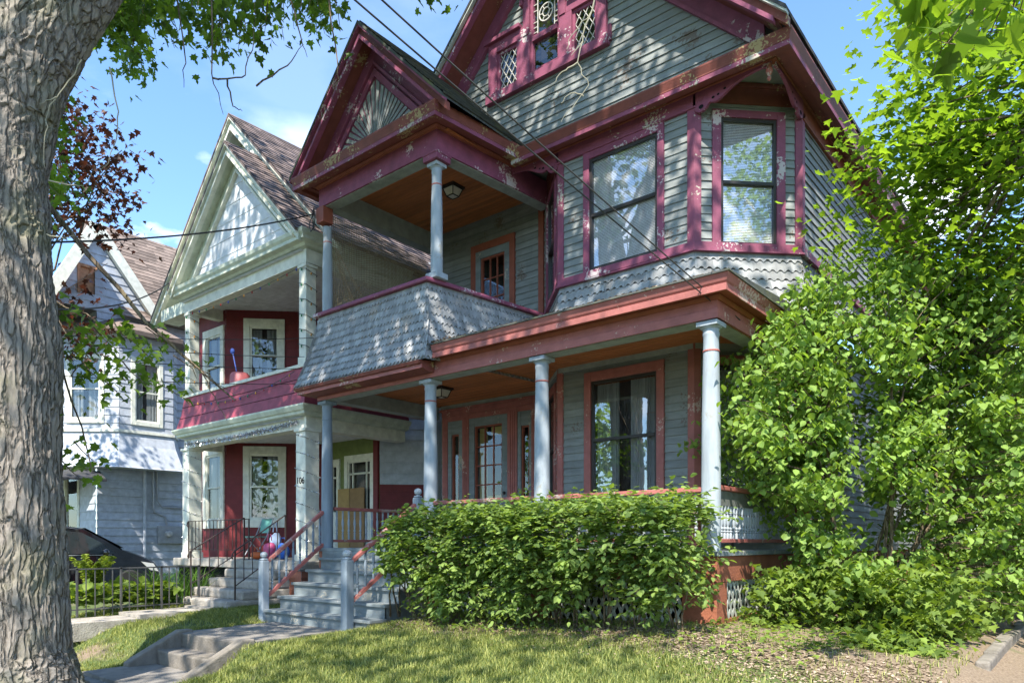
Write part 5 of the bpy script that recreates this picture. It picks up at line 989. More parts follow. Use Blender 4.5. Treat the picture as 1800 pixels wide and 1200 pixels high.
# torn netting and dead vine on the balcony's left side
nm_ = plain('brown_garden_net', (.22, .17, .10), .9); nt_ = thing('garden_net', (-7.02, 1.2, 4.0), 'brown netting sagging across the open left side of the balcony', 'netting'); m = MB()
def netp(u, v): return Vector((-7.03 + .04 * math.sin(u * 5), .08 + 2.3 * u, 5.80 - .10 * u - (1.55 - .75 * u + .12 * math.sin(u * 9)) * v - .05 * math.sin(u * 3.1) * v))
for i in range(64):
    u = i / 63; m.tube([netp(u, v / 8) for v in range(9)], .005, 3, False)
for j in range(44):
    v = j / 43; m.tube([netp(u / 10, v) for u in range(11)], .005, 3, False)
part('net_mesh', m, nm_, nt_)
vn = MB()
for i in range(34):
    a = Vector((-7.02, .12 + random.random() * .25, 4.05 + random.random() * .2)); b_ = a + Vector((random.uniform(-.05, .1), random.uniform(.1, .9), random.uniform(.1, 1.0)))
    if i < 14: a = Vector((-7.03, .1 + random.random() * .1, 5.0 + random.random() * .3)); b_ = Vector((-7.0, .4 + random.random() * .7, 4.05))
    mid = (a + b_) / 2 + Vector((random.gauss(0, .04), random.gauss(0, .05), random.gauss(0, .06))); vn.tube([a, mid, b_], [.005, .004, .002], 4)
tag(part('dead_vine', vn, plain('dead_vine_stem', (.33, .25, .16), .9)), 'dry tangled vine stems at the left end of the balcony rail', 'vine')
# ------------------------------------------------------------------ foliage
def lf(pts): return np.array(pts, float)
MAPLE = lf([(0, -.12), (.16, .02), (.44, .0), (.34, .16), (.52, .40), (.28, .40), (.22, .52), (.10, .50), (.16, .74), (0, 1.0), (-.16, .74), (-.10, .50), (-.22, .52), (-.28, .40), (-.52, .40), (-.34, .16), (-.44, .0), (-.16, .02)])
MAPLES = lf([(0, -.05), (.46, .05), (.30, .22), (.52, .48), (.2, .5), (0, 1.0), (-.2, .5), (-.52, .48), (-.30, .22), (-.46, .05)])
OVAL = lf([(0, 0), (.20, .22), (.27, .45), (.17, .75), (0, 1.0), (-.17, .75), (-.27, .45), (-.20, .22)])
def foliage(name, mat, pos, size, parent=None, tmpl=OVAL, up=.6, droop=.25, fold=.18, sizevar=.35, outdir=None, curl=.15, kind=None):
    """one leaf-shaped polygon pair per leaf, folded along the midrib, all in one mesh"""
    pos = np.asarray(pos, float); n = len(pos); T = tmpl; h = len(T) // 2
    iR = list(range(0, h + 1)); iL = [0] + list(range(h, len(T)))
    if len(T) == 18: iR = list(range(0, 10)); iL = [0] + list(range(9, 18))
    if len(T) == 10: iR = list(range(0, 6)); iL = [0] + list(range(5, 10))
    a = np.random.rand(n) * 2 * np.pi; d = np.stack([np.cos(a), np.sin(a), np.zeros(n)], 1)
    if outdir is not None: d = d * .75 + outdir
    d[:, 2] -= droop + np.random.rand(n) * droop; d /= np.linalg.norm(d, axis=1)[:, None] + 1e-9
    nn = np.random.normal(0, 1, (n, 3)) * (1 - up); nn[:, 2] += up * 1.6
    nn -= (nn * d).sum(1)[:, None] * d; nn /= np.linalg.norm(nn, axis=1)[:, None] + 1e-9
    s = np.cross(d, nn); sz = size * (1 + sizevar * (np.random.rand(n) * 2 - 1))
    z = np.abs(T[:, 0]) * fold - curl * T[:, 1] ** 2
    W = (pos[:, None, :] + sz[:, None, None] * (T[None, :, 0, None] * s[:, None, :] + T[None, :, 1, None] * d[:, None, :] + z[None, :, None] * nn[:, None, :]))
    org = np.array(ORG.get(parent.name, Vector((0, 0, 0)))) if parent else np.zeros(3)
    W = W.reshape(-1, 3) - org; k = len(T)
    loops = np.concatenate([np.array(iR), np.array(iL)]); L = (loops[None, :] + (np.arange(n) * k)[:, None]).ravel()
    me = bpy.data.meshes.new(name); me.vertices.add(n * k); me.vertices.foreach_set('co', W.ravel())
    me.loops.add(len(L)); me.loops.foreach_set('vertex_index', L.astype(np.int32))
    tot = np.tile([len(iR), len(iL)], n); st = np.concatenate([[0], np.cumsum(tot)[:-1]])
    me.polygons.add(len(tot)); me.polygons.foreach_set('loop_start', st.astype(np.int32)); me.polygons.foreach_set('loop_total', tot.astype(np.int32))
    me.materials.append(mat); me.update(calc_edges=True); me.validate()
    o = link(bpy.data.objects.new(name, me))
    if parent: o.parent = parent; ORG[o.name] = Vector(org)
    if kind: o['kind'] = kind
    return o
def limb(mb, a, b, r0, r1, wob=.12, n=7, k=6, sagk=0.):
    a = Vector(a); b = Vector(b); L = (b - a).length; pts = []
    for i in range(n + 1):
        t = i / n; w = wob * L * math.sin(math.pi * t)
        pts.append(a + (b - a) * t + Vector((random.gauss(0, .5), random.gauss(0, .5), random.gauss(0, .35))) * w * .35 + Z3 * (sagk * L * math.sin(math.pi * t)))
    mb.tube(pts, [r0 + (r1 - r0) * (i / n) for i in range(n + 1)], k); return pts
def barkmat(name, a, b, sc=3.):
    """plated bark: long vertical fissures from a stretched cell pattern, lichen and fine grain"""
    m, t, out = nt(name); bs = t.nodes.new('ShaderNodeBsdfPrincipled'); t.links.new(bs.outputs[0], out.inputs[0])
    co = coords(t, (1, 1, .13)); wn = N_(t, 'ShaderNodeTexNoise', Scale=4., Detail=3); t.links.new(coords(t, (1, 1, .6)), wn.inputs['Vector'])
    vm = N_(t, 'ShaderNodeVectorMath', operation='MULTIPLY_ADD'); vm.inputs[1].default_value = (.16, .16, .16); t.links.new(wn.outputs['Color'], vm.inputs[0]); t.links.new(co, vm.inputs[2])
    vo = N_(t, 'ShaderNodeTexVoronoi', Scale=12.5 * sc / 3, feature='DISTANCE_TO_EDGE'); t.links.new(vm.outputs[0], vo.inputs['Vector'])
    vc = N_(t, 'ShaderNodeTexVoronoi', Scale=12.5 * sc / 3); t.links.new(vm.outputs[0], vc.inputs['Vector'])
    fine = noise_(t, coords(t, (1, 1, .3)), 45, 7, .7); big = noise_(t, coords(t), 1.7, 4)
    plate = ramp(t, vo.outputs['Distance'], .02, .16)
    c = mixc(t, plate, a, b); sv = N_(t, 'ShaderNodeSeparateColor'); t.links.new(vc.outputs['Color'], sv.inputs[0])
    c = mixc(t, ramp(t, sv.outputs[0], 0, 1, (.0, .0, .0, 1), (.5, .5, .5, 1)), c, tuple(x * .62 for x in b)); c = mixc(t, ramp(t, fine, .40, .62, (.0, .0, .0, 1), (.6, .6, .6, 1)), c, tuple(min(1, x * 1.35) for x in b))
    c = mixc(t, ramp(t, big, .50, .66, (0, 0, 0, 1), (.5, .5, .5, 1)), c, (b[0] * .75, b[1] * .85, b[2] * .55))
    t.links.new(c, bs.inputs['Base Color']); bs.inputs['Roughness'].default_value = .95; bs.inputs['Specular IOR Level'].default_value = .1
    hm = N_(t, 'ShaderNodeMath', operation='MULTIPLY_ADD'); hm.inputs[1].default_value = .35; t.links.new(fine, hm.inputs[0]); t.links.new(plate, hm.inputs[2])
    bp = N_(t, 'ShaderNodeBump', Strength=1.0, Distance=.024); t.links.new(hm.outputs[0], bp.inputs['Height']); t.links.new(bp.outputs[0], bs.inputs['Normal']); return m
BK = barkmat('furrowed_grey_bark', (.06, .052, .043), (.245, .215, .185)); BK2 = barkmat('brown_twig_bark', (.06, .045, .032), (.17, .13, .09)); BK3 = plain('pale_dead_twig', (.27, .25, .18), .9)
LM = leafmat('maple_leaf', (.085, .16, .03), (1.8, 1.8, .6), trans=.5); LMY = leafmat('sunny_maple_leaf', (.15, .265, .04), (1.6, 1.6, .55), trans=.52, var=.32); LMC = leafmat('copper_maple_leaf', (.028, .014, .015), (1.6, .8, .6), trans=.3, hue=(.085, .04, .022))
LH = leafmat('hedge_leaf', (.175, .28, .085), var=.42, trans=.38); LV = leafmat('viburnum_leaf', (.185, .315, .085), trans=.45, var=.36); LU = leafmat('undergrowth_leaf', (.145, .235, .055), trans=.42, var=.4)
LHO = leafmat('hosta_leaf', (.14, .22, .045), var=.3); LD = leafmat('daylily_blade', (.06, .14, .02), var=.35); LF = leafmat('fern_frond', (.17, .24, .03), var=.3)
def barktube(mb, rows, na=84, sub=16, amp=.030, rough=False):
    rows = [(np.array(c, float), r) for c, r in rows]; P = []; 
    for (c0, r0), (c1, r1) in zip(rows, rows[1:]):
        for i in range(sub): t = i / sub; P.append((c0 + (c1 - c0) * t, r0 + (r1 - r0) * t))
    P.append(rows[-1])
    C = np.array([p[0] for p in P]); RR = np.array([p[1] for p in P])
    for _ in range(10): C[1:-1] = (C[:-2] + C[1:-1] * 2 + C[2:]) / 4; RR[1:-1] = (RR[:-2] + RR[1:-1] * 2 + RR[2:]) / 4
    b = len(mb.v); m = len(C); ref = Vector((1, 0, 0))
    for i in range(m):
        d = Vector(C[min(i + 1, m - 1)] - C[max(0, i - 1)]).normalized(); a = (ref - d * ref.dot(d)).normalized(); ref = a; c = d.cross(a)
        for k in range(na):
            th = 2 * math.pi * k / na; u, v = math.cos(th), math.sin(th); z = i * .12
            w = .35 * noise.noise(Vector((u * 2, v * 2, z * .5)))
            n1 = 1 - 2.2 * abs(noise.noise(Vector(((u + w) * 4.6, (v + w) * 4.6, z * .33)))); n2 = noise.noise(Vector((u * 12, v * 12, z * 1.6))); n3 = noise.noise(Vector((u * 1.4, v * 1.4, z * .25)))
            r = RR[i] * (1 + .08 * n3) + amp * n1 + amp * .4 * n2
            if rough: n4 = 1 - 2.5 * abs(noise.noise(Vector(((u + w) * 11, (v + w) * 11, z * .45)))); n5 = noise.noise(Vector((u * 30, v * 30, z * 5))); r += .012 * n4 + .006 * n5 + .02 * max(0, noise.noise(Vector((u * 3, v * 3, z * 1.3))) - .1)
            mb.v.append(tuple(Vector(C[i]) + (a * u + c * v) * r))
    for i in range(m - 1):
        for k in range(na): k2 = (k + 1) % na; mb.f.append((b + i * na + k, b + i * na + k2, b + (i + 1) * na + k2, b + (i + 1) * na + k))
# --- the big street maple
T1 = thing('street_maple', (-5.70, -4.91, -1.62), 'big old maple with a furrowed grey forked trunk beside the front walk', 'tree')
rtv = np.array([.7705, .6374, 0]); b0 = np.array([-5.70, -4.91, 0])
stem = lambda L: [(b0 + rtv * c + np.array([0, 0, z]), r) for z, c, r in L]
m = MB()
barktube(m, stem([(-1.75, .02, .72), (-1.45, .0, .52), (-1.1, -.03, .435), (0, -.05, .40), (1.0, -.09, .385), (2.3, -.08, .39), (3.4, -.19, .38), (4.15, -.23, .38), (4.8, -.16, .41), (5.4, .08, .40), (6.0, .40, .40), (7.2, 1.25, .36), (9.0, 2.5, .26), (11.5, 4.0, .12)]), 220, 44, .020, True)
barktube(m, stem([(3.2, -.28, .30), (4.0, -.38, .36), (5.0, -.55, .40), (6.2, -.85, .38), (8, -1.4, .30), (11, -2.2, .18), (13, -2.6, .08)]), 60)
part('trunk', m, BK, T1, smooth=True)
CAMP = np.array([3.3647, -7.5418, .1013])
def infront(p):                                        # True where a crown point would hang into the open view over the lawn
    d = p - CAMP; f = d[:, 0] * -.6375 + d[:, 1] * .7705; a = (d[:, 0] * .7705 + d[:, 1] * .6374); 
    return (f > .3) & (d[:, 2] < f * .79 + .25) & (np.abs(a) < f * .78 + .3)
def blob(n, c, r, flat=1.):
    p = np.random.normal(0, 1, (n, 3)); p /= np.linalg.norm(p, axis=1)[:, None]; p *= (np.random.rand(n, 1) ** .45); return np.array(c) + p * np.array(r)
cl = blob(440, (-4.6, -5.6, 12.4), (7.6, 5.0, 4.0)); cl = cl[~infront(cl)]; cl = cl[(np.random.rand(len(cl)) < np.clip(1.15 - (cl[:, 0] - .0) * .35, .12, 1) * np.clip(1 + (cl[:, 1] + 7.5) * .30, .12, 1) * .82)]  # crown density shaped by position so sun reaches hedge and shrubs
shade_clusters = np.concatenate([blob(36, (.5, -3.3, 12.4), (2.6, 2.0, 1.7)), blob(50, (.2, -10.6, 10.8), (4.6, 3.0, 2.2)), blob(22, (-3.5, -9.8, 11.5), (3, 2.5, 2))]); cl = np.concatenate([cl, shade_clusters])  # unseen leaf clusters added to throw dappled shade on lawn and facade
m = MB(); tip = [Vector(b0 + rtv * c + np.array([0, 0, z])) for z, c in ((7.2, 1.45), (9, 2.7), (11.5, 4.2), (8, -1.4), (11, -2.2), (13, -2.6))]
for p in cl[::5]:
    v = Vector(p); s = min(tip, key=lambda q: (q - v).length + max(0, q.z - v.z) * 2); limb(m, s, v, .055, .012, .10, 6, 5)
part('limb', m, BK2, T1, smooth=True)
pp_ = []
for p in cl: k = np.random.randint(18, 46); pp_.append(p + np.random.normal(0, 1, (k, 3)) * np.array([.46, .46, .24]))
foliage('crown', LM, np.concatenate(pp_), .17, T1, MAPLES, .6, .3)  # mesh also holds the unseen clusters added for shade
pp_ = []; m = MB()
for a, b, n in SPR:
    a = Vector(a); b = Vector(b); m.tube([a, a + (b - a) * .5 + Vector((random.gauss(0, .05), random.gauss(0, .05), 0)), b], [.008, .006, .003], 4)
    for i in range(int(n * 2.2)): t = random.random() ** .8; q = a + (b - a) * t; pp_.append((q.x + random.gauss(0, .13), q.y + random.gauss(0, .13), q.z + random.gauss(0, .11)))
foliage('hanging_foliage', LM, pp_, .118, T1, MAPLE, .5, .45); part('leafy_twigs', m, BK2, T1, kind='stuff')
m = MB()
limb(m, (-5.96, -4.61, 3.95), (-5.1, -3.9, 2.62), .030, .022, .05); limb(m, (-5.1, -3.9, 2.62), (-4.30, -3.25, 1.72), .022, .008, .05); limb(m, (-4.75, -3.6, 2.2), (-4.2, -3.3, 1.75), .008, .003); limb(m, (-4.62, -3.5, 2.1), (-4.4, -3.3, 1.5), .008, .003)
part('low_branch', m, BK2, T1, smooth=True); m = MB(); limb(m, (-5.95, -4.6, 2.8), (-5.55, -4.3, .9), .018, .006, .08); limb(m, (-5.75, -4.45, 2.0), (-5.35, -4.2, 2.6), .008, .003)
DT = [((-4.80, -3.29, 6.9), (-4.80, -3.27, 5.66), (-4.70, -3.18, 5.18)), ((-4.78, -3.27, 5.60), (-4.66, -3.15, 5.60), (-4.52, -3.0, 5.66), (-4.42, -2.95, 6.05), (-4.38, -2.95, 6.6)), ((-4.66, -3.15, 5.60), (-4.62, -3.1, 5.28), (-4.5, -3.05, 5.2)), ((-4.1, -2.7, 6.7), (-3.98, -2.6, 6.1), (-3.92, -2.55, 5.85)), ((-3.8, -2.4, 6.8), (-3.66, -2.3, 5.75), (-3.68, -2.3, 5.45)), ((-4.45, -2.9, 5.55), (-4.1, -2.7, 5.75), (-3.95, -2.58, 6.0)), ((-5.3, -3.5, 7.0), (-5.2, -3.4, 6.0), (-5.22, -3.4, 5.6))]
part('bare_branch', m, BK2, T1, smooth=True)
def wig(q, k=4, s=.010):
    out = []
    for a, b in zip(q, q[1:]):
        for i in range(k): t = i / k; out.append(tuple(a[j] + (b[j] - a[j]) * t + (random.gauss(0, s) if i else 0) for j in range(3)))
    return out + [q[-1]]
for q in DT: m = MB(); q = wig(q); m.tube(q, [.012 - .009 * i / (len(q) - 1) for i in range(len(q))], 5); part('hanging_twig', m, BK2, T1, smooth=True)
m = MB()
for q in ([(.36, -2.9, 4.6), (.347, -2.9, 4.267), (.28, -2.956, 4.0), (.246, -2.983, 3.785), (.314, -2.93, 3.61), (.25, -2.98, 3.5), (.145, -3.06, 3.33)], [(.246, -2.983, 3.785), (.15, -3.05, 3.72), (.10, -3.1, 3.62)], [(.28, -2.95, 3.53), (.20, -3.0, 3.56), (.14, -3.05, 3.48)], [(.27, -2.95, 3.95), (.2, -3.0, 3.85)], [(.4, -2.85, 4.6), (.33, -2.9, 4.2), (.2, -3.0, 4.0), (.17, -3.02, 3.9)]):
    q = wig(q, 4, .006); m = MB(); m.tube(q, [.0065 - .0045 * i / (len(q) - 1) for i in range(len(q))], 5); part('dead_twig', m, BK3, T1, smooth=True)
for q in ([(-4.15, -4.9, 4.7), (-4.3, -5.0, 4.45), (-4.42, -5.1, 4.2), (-4.45, -5.12, 3.95), (-4.5, -5.1, 3.7)], [(-3.9, -4.75, 4.6), (-3.86, -4.7, 4.25), (-3.84, -4.7, 4.0), (-3.92, -4.75, 3.7), (-4.0, -4.8, 3.62)], [(-4.35, -5.05, 4.35), (-4.5, -5.15, 4.3)], [(-4.4, -5.1, 3.55), (-4.2, -4.95, 3.5), (-4.1, -4.9, 3.48)], [(-4.45, -5.1, 3.05), (-4.3, -5.0, 3.0), (-4.2, -4.95, 3.02)]):
    q = wig(q, 4, .007); m = MB(); m.tube(q, [.008 - .0055 * i / (len(q) - 1) for i in range(len(q))], 5); part('dead_twig', m, BK3, T1, smooth=True)
# --- copper maple behind the trunk
T2 = thing('copper_maple', (-15.6, -2.6, -1.4), 'copper-leaved maple showing behind the big trunk at the left', 'tree')
m = MB(); barktube(m, [((-15.9, -2.6, -1.5), .25), ((-15.8, -2.6, 2), .19), ((-15.4, -2.4, 5), .16), ((-15.0, -2.1, 8), .08)], 30, 8, .01)
COP = COP[:78]
for p in COP[::4]: limb(m, (-15.4, -2.4, 4.0 + random.random() * 3), p, .03, .008, .1, 6, 5)
part('trunk', m, BK2, T2, smooth=True); pp_ = []
for p in COP + [tuple(q) for q in blob(60, (-16.5, -3.2, 8.2), (1.6, 1.5, 2.2))]: pp_.append(np.array(p) + np.random.normal(0, 1, (22, 3)) * np.array([.28, .28, .2]))
foliage('crown', LMC, np.concatenate(pp_), .13, T2, MAPLES, .55, .4)
# --- maple at the right
T3 = thing('garden_maple', (5.2, 1.0, -1.05), 'bright green maple whose branches fill the upper right beside the house', 'tree')
m = MB(); barktube(m, [((5.2, 1.0, -1.2), .26), ((5.1, 1.0, 1.5), .21), ((4.8, 1.1, 3.2), .19), ((4.6, 1.3, 5.5), .14), ((4.5, 1.4, 9), .06)], 40, 8, .012)
big = limb(m, (4.9, 1.05, 2.9), (3.0, 1.60, 4.55), .10, .065, .03); limb(m, (3.0, 1.6, 4.55), (1.6, 2.0, 3.3), .05, .012, .06, sagk=.10); limb(m, (3.0, 1.6, 4.55), (2.1, 1.6, 3.2), .045, .015, .05); limb(m, (2.9, 1.6, 4.5), (1.3, 1.4, 4.5), .03, .008); limb(m, (2.75, 1.65, 4.3), (1.9, 2.2, 2.7), .03, .01)
c3 = np.concatenate([blob(95, (3.0, 2.1, 5.8), (1.55, 1.9, 2.7)), blob(52, (2.0, 1.9, 4.1), (1.05, 1.0, 1.3)), blob(70, (5.4, 3.2, 7.2), (2.4, 1.8, 2.4)), blob(40, (2.0, 3.0, 2.9), (1.2, 1.2, 1.0))])
for p in c3[::3]: limb(m, random.choice([(4.7, 1.2, 4.5), (4.6, 1.3, 5.5), (3.6, 1.5, 4.1), (3.0, 1.6, 4.5)]), p, .022, .006, .10, 6, 4)
part('trunk', m, BK2, T3, smooth=True); pp_ = []
for p in c3: k = np.random.randint(50, 95); pp_.append(p + np.random.normal(0, 1, (k, 3)) * np.array([.34, .34, .11]))
foliage('crown', LMY, np.concatenate(pp_), .098, T3, MAPLES, .72, .22, sizevar=.5)
m = MB(); limb(m, (4.7, 1.1, 4.4), (3.6, -2.4, 4.2), .05, .02, .05); limb(m, (3.6, -2.4, 4.2), (2.8, -2.9, 3.1), .02, .005)
pp_ = []
for p in NEAR: 
    limb(m, (3.1, -2.75, 3.45), p, .006, .003, .06, 4, 4)
    for _ in range(3):
        q = np.array(p) + np.random.normal(0, 1, 3) * np.array([.08, .08, .06]); pp_.append(q[None]); m.tube([p, (np.array(p) + q) / 2 + np.array([0, 0, .012]), q], [.0022, .0016, .0012], 4)
part('near_branch', m, BK2, T3, smooth=True); foliage('near_foliage', LMY, np.concatenate(pp_), .16, T3, MAPLE, .55, .35)
# --- viburnum
T4 = thing('viburnum_shrub', (1.3, 1.8, -.95), 'tall viburnum with pale green leaves and rusty flower heads at the right of the porch', 'shrub')
m = MB(); pp_ = []; fl = []; axisU = np.array([.7705, .6374, 0]); axisD = np.array([-.6374, .7705, 0]); base = np.array([1.15, 1.55, 0])
tips = []
while len(tips) < 860:
    a, d, z = random.uniform(-1.75, 2.3), random.uniform(-1.1, 1.2), random.uniform(-.75, 3.5)
    lim = np.interp(z, [-.75, 0, .8, 1.6, 2.3, 3.0, 3.5], [.6, .85, 1.5, 1.85, 1.5, 1.0, .35]); limr = 2.3 if z < 2.6 else 1.6
    if a < 0 and -a > lim: continue
    if z < .75 and abs(a - .2) < .9 and random.random() < .62: continue
    if (abs(d) / 1.2) ** 2 + (max(0, z - 1.2) / 2.4) ** 2 > 1: continue
    tips.append((base + axisU * a + axisD * d + np.array([0, 0, z]), a, z))
stems = []
for k in range(9):
    a = random.uniform(-.9, 1.6); p0 = Vector(base + axisU * random.uniform(-.15, .5) + np.array([0, 0, -.98])); p1 = Vector(base + axisU * a + axisD * random.uniform(-.5, .5) + np.array([0, 0, random.uniform(1.2, 2.4)])); stems.append(limb(m, p0, p1, .028, .012, .05, 9))
allp = [q for s in stems for q in s[2:]]
for t, a, z in tips:
    v = Vector(t); s = min(allp, key=lambda q: (q - v).length + max(0, q.z - v.z) * 1.5)
    if (s - v).length < 1.9: limb(m, s, v, .007, .003, .08, 4, 4)
    out = np.array([v.x - s.x, v.y - s.y, (v.z - s.z) * .3]); L = np.linalg.norm(out) + .01; out /= L
    n = random.randint(26, 46)
    for i in range(n): q = np.array(t) - out * random.random() * .38 + np.random.normal(0, 1, 3) * np.array([.085, .085, .06]); pp_.append(q)
    if random.random() < .34 and z > .2:
        for i in range(12): fl.append(np.array(t) + out * .05 + np.random.normal(0, 1, 3) * np.array([.03, .03, .008]) + np.array([0, 0, .05]))
part('stems', m, BK2, T4, smooth=True); foliage('leaves', LV, pp_, .078, T4, OVAL * np.array([1.3, 1]), .62, .45, .22, sizevar=.5)
foliage('flower_heads', plain('rusty_flower_head', (.32, .13, .06), .9), fl, .018, T4, OVAL, .8, 0)
# --- hedge of euonymus along the porch
T5 = thing('clipped_hedge', (-2.1, -.95, -.85), 'clipped leafy green hedge in front of the porch railing', 'hedge')
m = MB(); pp_ = []; cx = np.linspace(-4.3, .0, 12)
for x in cx:
    for k in range(3): limb(m, (x + random.uniform(-.1, .1), -.85 + random.uniform(-.1, .1), -.95), (x + random.uniform(-.35, .35), -.95 + random.uniform(-.3, .3), random.uniform(.1, .5)), .014, .004, .08)
part('stems', m, BK2, T5)
def hedge_ok(p):
    x, y, z = p[:, 0], p[:, 1], p[:, 2]; L = -4.06 + .14 * np.sin(z * 7); Rr = .20 + .12 * np.sin(z * 5 + 1)
    low = -.56 + .26 * np.sin(x * 2.9 + .6) * np.sin(x * 1.3) + .10 * np.sin(x * 7)
    bulge = .07 * np.sin(x * 3.1 + z * 4) + .06 * np.sin(x * 6.7 - z * 3); yf = -1.38 - bulge + .25 * np.clip(.0 - z, 0, 1)
    top = .50 + .015 * (x + 2) + .035 * np.sin(x * 5) + .045 * np.sin(x * 11 + 2) - .16 * np.clip(-y - 1.05, 0, .5) - .3 * np.clip(-3.7 - x, 0, .6)
    return (x > L) & (x < Rr) & (y > yf) & (z < top) & (z > low)
c5 = np.random.rand(16000, 3) * np.array([5.2, 1.3, 1.9]) + np.array([-4.75, -1.55, -.95]); c5 = c5[hedge_ok(c5)]
c5 = c5[(c5[:, 1] < -1.0) | (c5[:, 2] > .30) | (np.random.rand(len(c5)) < .15)][:3300]
pp_ = []; od_ = []; m = MB()
for p in c5:
    dr = np.array([random.gauss(0, .5), -random.random() * .9 - .15 if p[1] < -.95 else random.gauss(0, .4), random.random() * .5 if p[2] > .2 else random.gauss(.12, .4)]); dr /= np.linalg.norm(dr); sd = np.cross(dr, [0, 0, 1.]); sd /= np.linalg.norm(sd) + 1e-6; ln = random.uniform(.10, .26)
    if random.random() < .07: ln += .10
    if random.random() < .3: m.tube([p - dr * .12, p + dr * ln * .9], [.004, .002], 3, False)
    for k in range(9): s_ = 1 if k % 2 else -1; pp_.append(p + dr * ln * (k / 8) + np.random.normal(0, .012, 3)); od_.append(dr * .9 + sd * s_ * 1.1)
part('shoots', m, BK2, T5, kind='stuff')
pp_ = np.array(pp_); od_ = np.array(od_)
low = blob(26, (-2.2, -1.15, -.70), (2.0, .25, .16)); pp2 = np.concatenate([p + np.random.normal(0, 1, (16, 3)) * np.array([.09, .08, .06]) for p in low])
sidet = np.concatenate([np.array([.22 + random.random() * .2, -1.2 + random.random() * .4, -.45 + random.random() * .6]) + np.random.normal(0, 1, (14, 3)) * np.array([.08, .08, .06]) for _ in range(14)])
fo = np.zeros((1, 3)); foliage('leaves', LH, pp_, .072, T5, OVAL * np.array([1.05, 1]), .62, .25, .2, sizevar=.5, outdir=od_)
foliage('low_leaves', LH, np.concatenate([pp2, sidet]), .07, T5, OVAL, .55, .35, .2)
# --- low undergrowth
def clump(name, lab, cat, c, r, n, size, mat, tm=OVAL, grp=None, stems=10, up=.6):
    t = thing(name, c, lab, cat, grp); cc = blob(n, (c[0], c[1], c[2] + r[2] * .8), r); cc = cc[cc[:, 2] > c[2] + .03]
    m = MB()
    for p in cc[:stems]: limb(m, c, p, .008, .003, .08, 5, 4)
    part('stems', m, BK2, t); foliage('leaves', mat, np.concatenate([p + np.random.normal(0, 1, (14, 3)) * np.array([.09, .09, .06]) for p in cc]), size, t, tm, up, .35)
clump('bramble_clump', 'leafy undergrowth against the lattice at the right porch corner', 'undergrowth', (.62, .55, -.88), (.42, .4, .45), 60, .085, LU, MAPLES)
clump('bramble_clump', 'tall leafy undergrowth below the viburnum stems', 'undergrowth', (1.25, 1.0, -.92), (.75, .6, .55), 110, .09, LU, MAPLES)
clump('bramble_clump', 'spreading leafy undergrowth beside the stone edging', 'undergrowth', (2.0, .9, -.95), (.55, .6, .45), 90, .085, LU, MAPLES)
clump('bramble_clump', 'low leafy seedlings at the front end of the stone edging', 'undergrowth', (1.9, -.2, -.97), (.45, .3, .12), 34, .09, LU, MAPLES)
clump('bramble_clump', 'dense shaded shrub beyond the drive at the right edge', 'undergrowth', (3.6, 4.6, -1.05), (1.1, 1.0, 1.6), 190, .10, LU, OVAL)
clump('bramble_clump', 'tall shaded shrub against the blue-grey house at the right', 'undergrowth', (2.4, 4.3, -1.0), (.9, .9, 2.3), 210, .10, LU, OVAL)
iv = np.random.rand(900, 3) * np.array([5.5, .9, 0]) + np.array([-4.0, -1.5, 0]); iv = iv[np.random.rand(900) < .5 + .3 * np.sin(iv[:, 0] * 2)]; iv[:, 2] = ground(iv[:, 0], iv[:, 1]) + .03 + np.random.rand(len(iv)) * .05
iv2 = np.random.rand(700, 3) * np.array([2.2, 1.6, 0]) + np.array([.1, -.9, 0]); iv2 = iv2[iv2[:, 1] > -.7 + .25 * np.sin(iv2[:, 0] * 4)]; iv2[:, 2] = ground(iv2[:, 0], iv2[:, 1]) + .03 + np.random.rand(len(iv2)) * .06
foliage('ground_cover', LU, np.concatenate([iv, iv2]), .055, None, OVAL * np.array([1.5, 1]), .75, .1, kind='stuff'); tag(bpy.data.objects['ground_cover'], 'low creeping leaves under the hedge and shrubs', 'ground cover')
# --- hostas, fern, day lilies behind the fence
def hosta(x, y, r, lab):
    t = thing('hosta', (x, y, -1.06), lab, 'plant', 'hostas behind the iron fence'); n = 80
    p = np.array([[x + random.gauss(0, r * .5), y + random.gauss(0, r * .5), -1.0 + random.random() * .34] for _ in range(n)]); od = p - np.array([[x, y, -1.0]]); od[:, 2] = .25
    foliage('leaves', LHO, p, .15, t, OVAL * np.array([1.7, 1]), .6, .12, .2, outdir=od / (np.linalg.norm(od, axis=1)[:, None] + .01) * .9, curl=.35)
for i, (x, y, l) in enumerate(((-9.9, -2.9, 'pale green hosta nearest the big trunk'), (-9.95, -2.45, 'pale green hosta second from the trunk below the fern'), (-9.95, -2.0, 'pale green hosta in the middle of the row behind the fence'), (-9.95, -1.6, 'pale green hosta next to the day lilies'), (-10.5, -2.3, 'pale green hosta in the back row below the fern'))): hosta(x, y, .34, l)
t = thing('fern', (-10.6, -2.45, -1.06), 'upright yellow-green fern rising above the hostas', 'plant'); pp_ = []; od = []
for k in range(11):
    a = random.random() * 6.28; lean = random.uniform(.15, .55); H_ = random.uniform(.75, 1.05)
    for i in range(60):
        s = i / 60; c = np.array([-10.6 + math.cos(a) * lean * s * s, -2.45 + math.sin(a) * lean * s * s, -1.0 + H_ * s - .25 * lean * s ** 3])
        w = .13 * (1 - s) ** .6 * min(1, s * 5 + .2)
        for sg in (-1, 1):
            for q in (.25, .6, 1): pp_.append(c + np.array([-math.sin(a), math.cos(a), 0]) * sg * w * q)
foliage('fronds', LF, pp_, .055, t, OVAL, .5, .1)
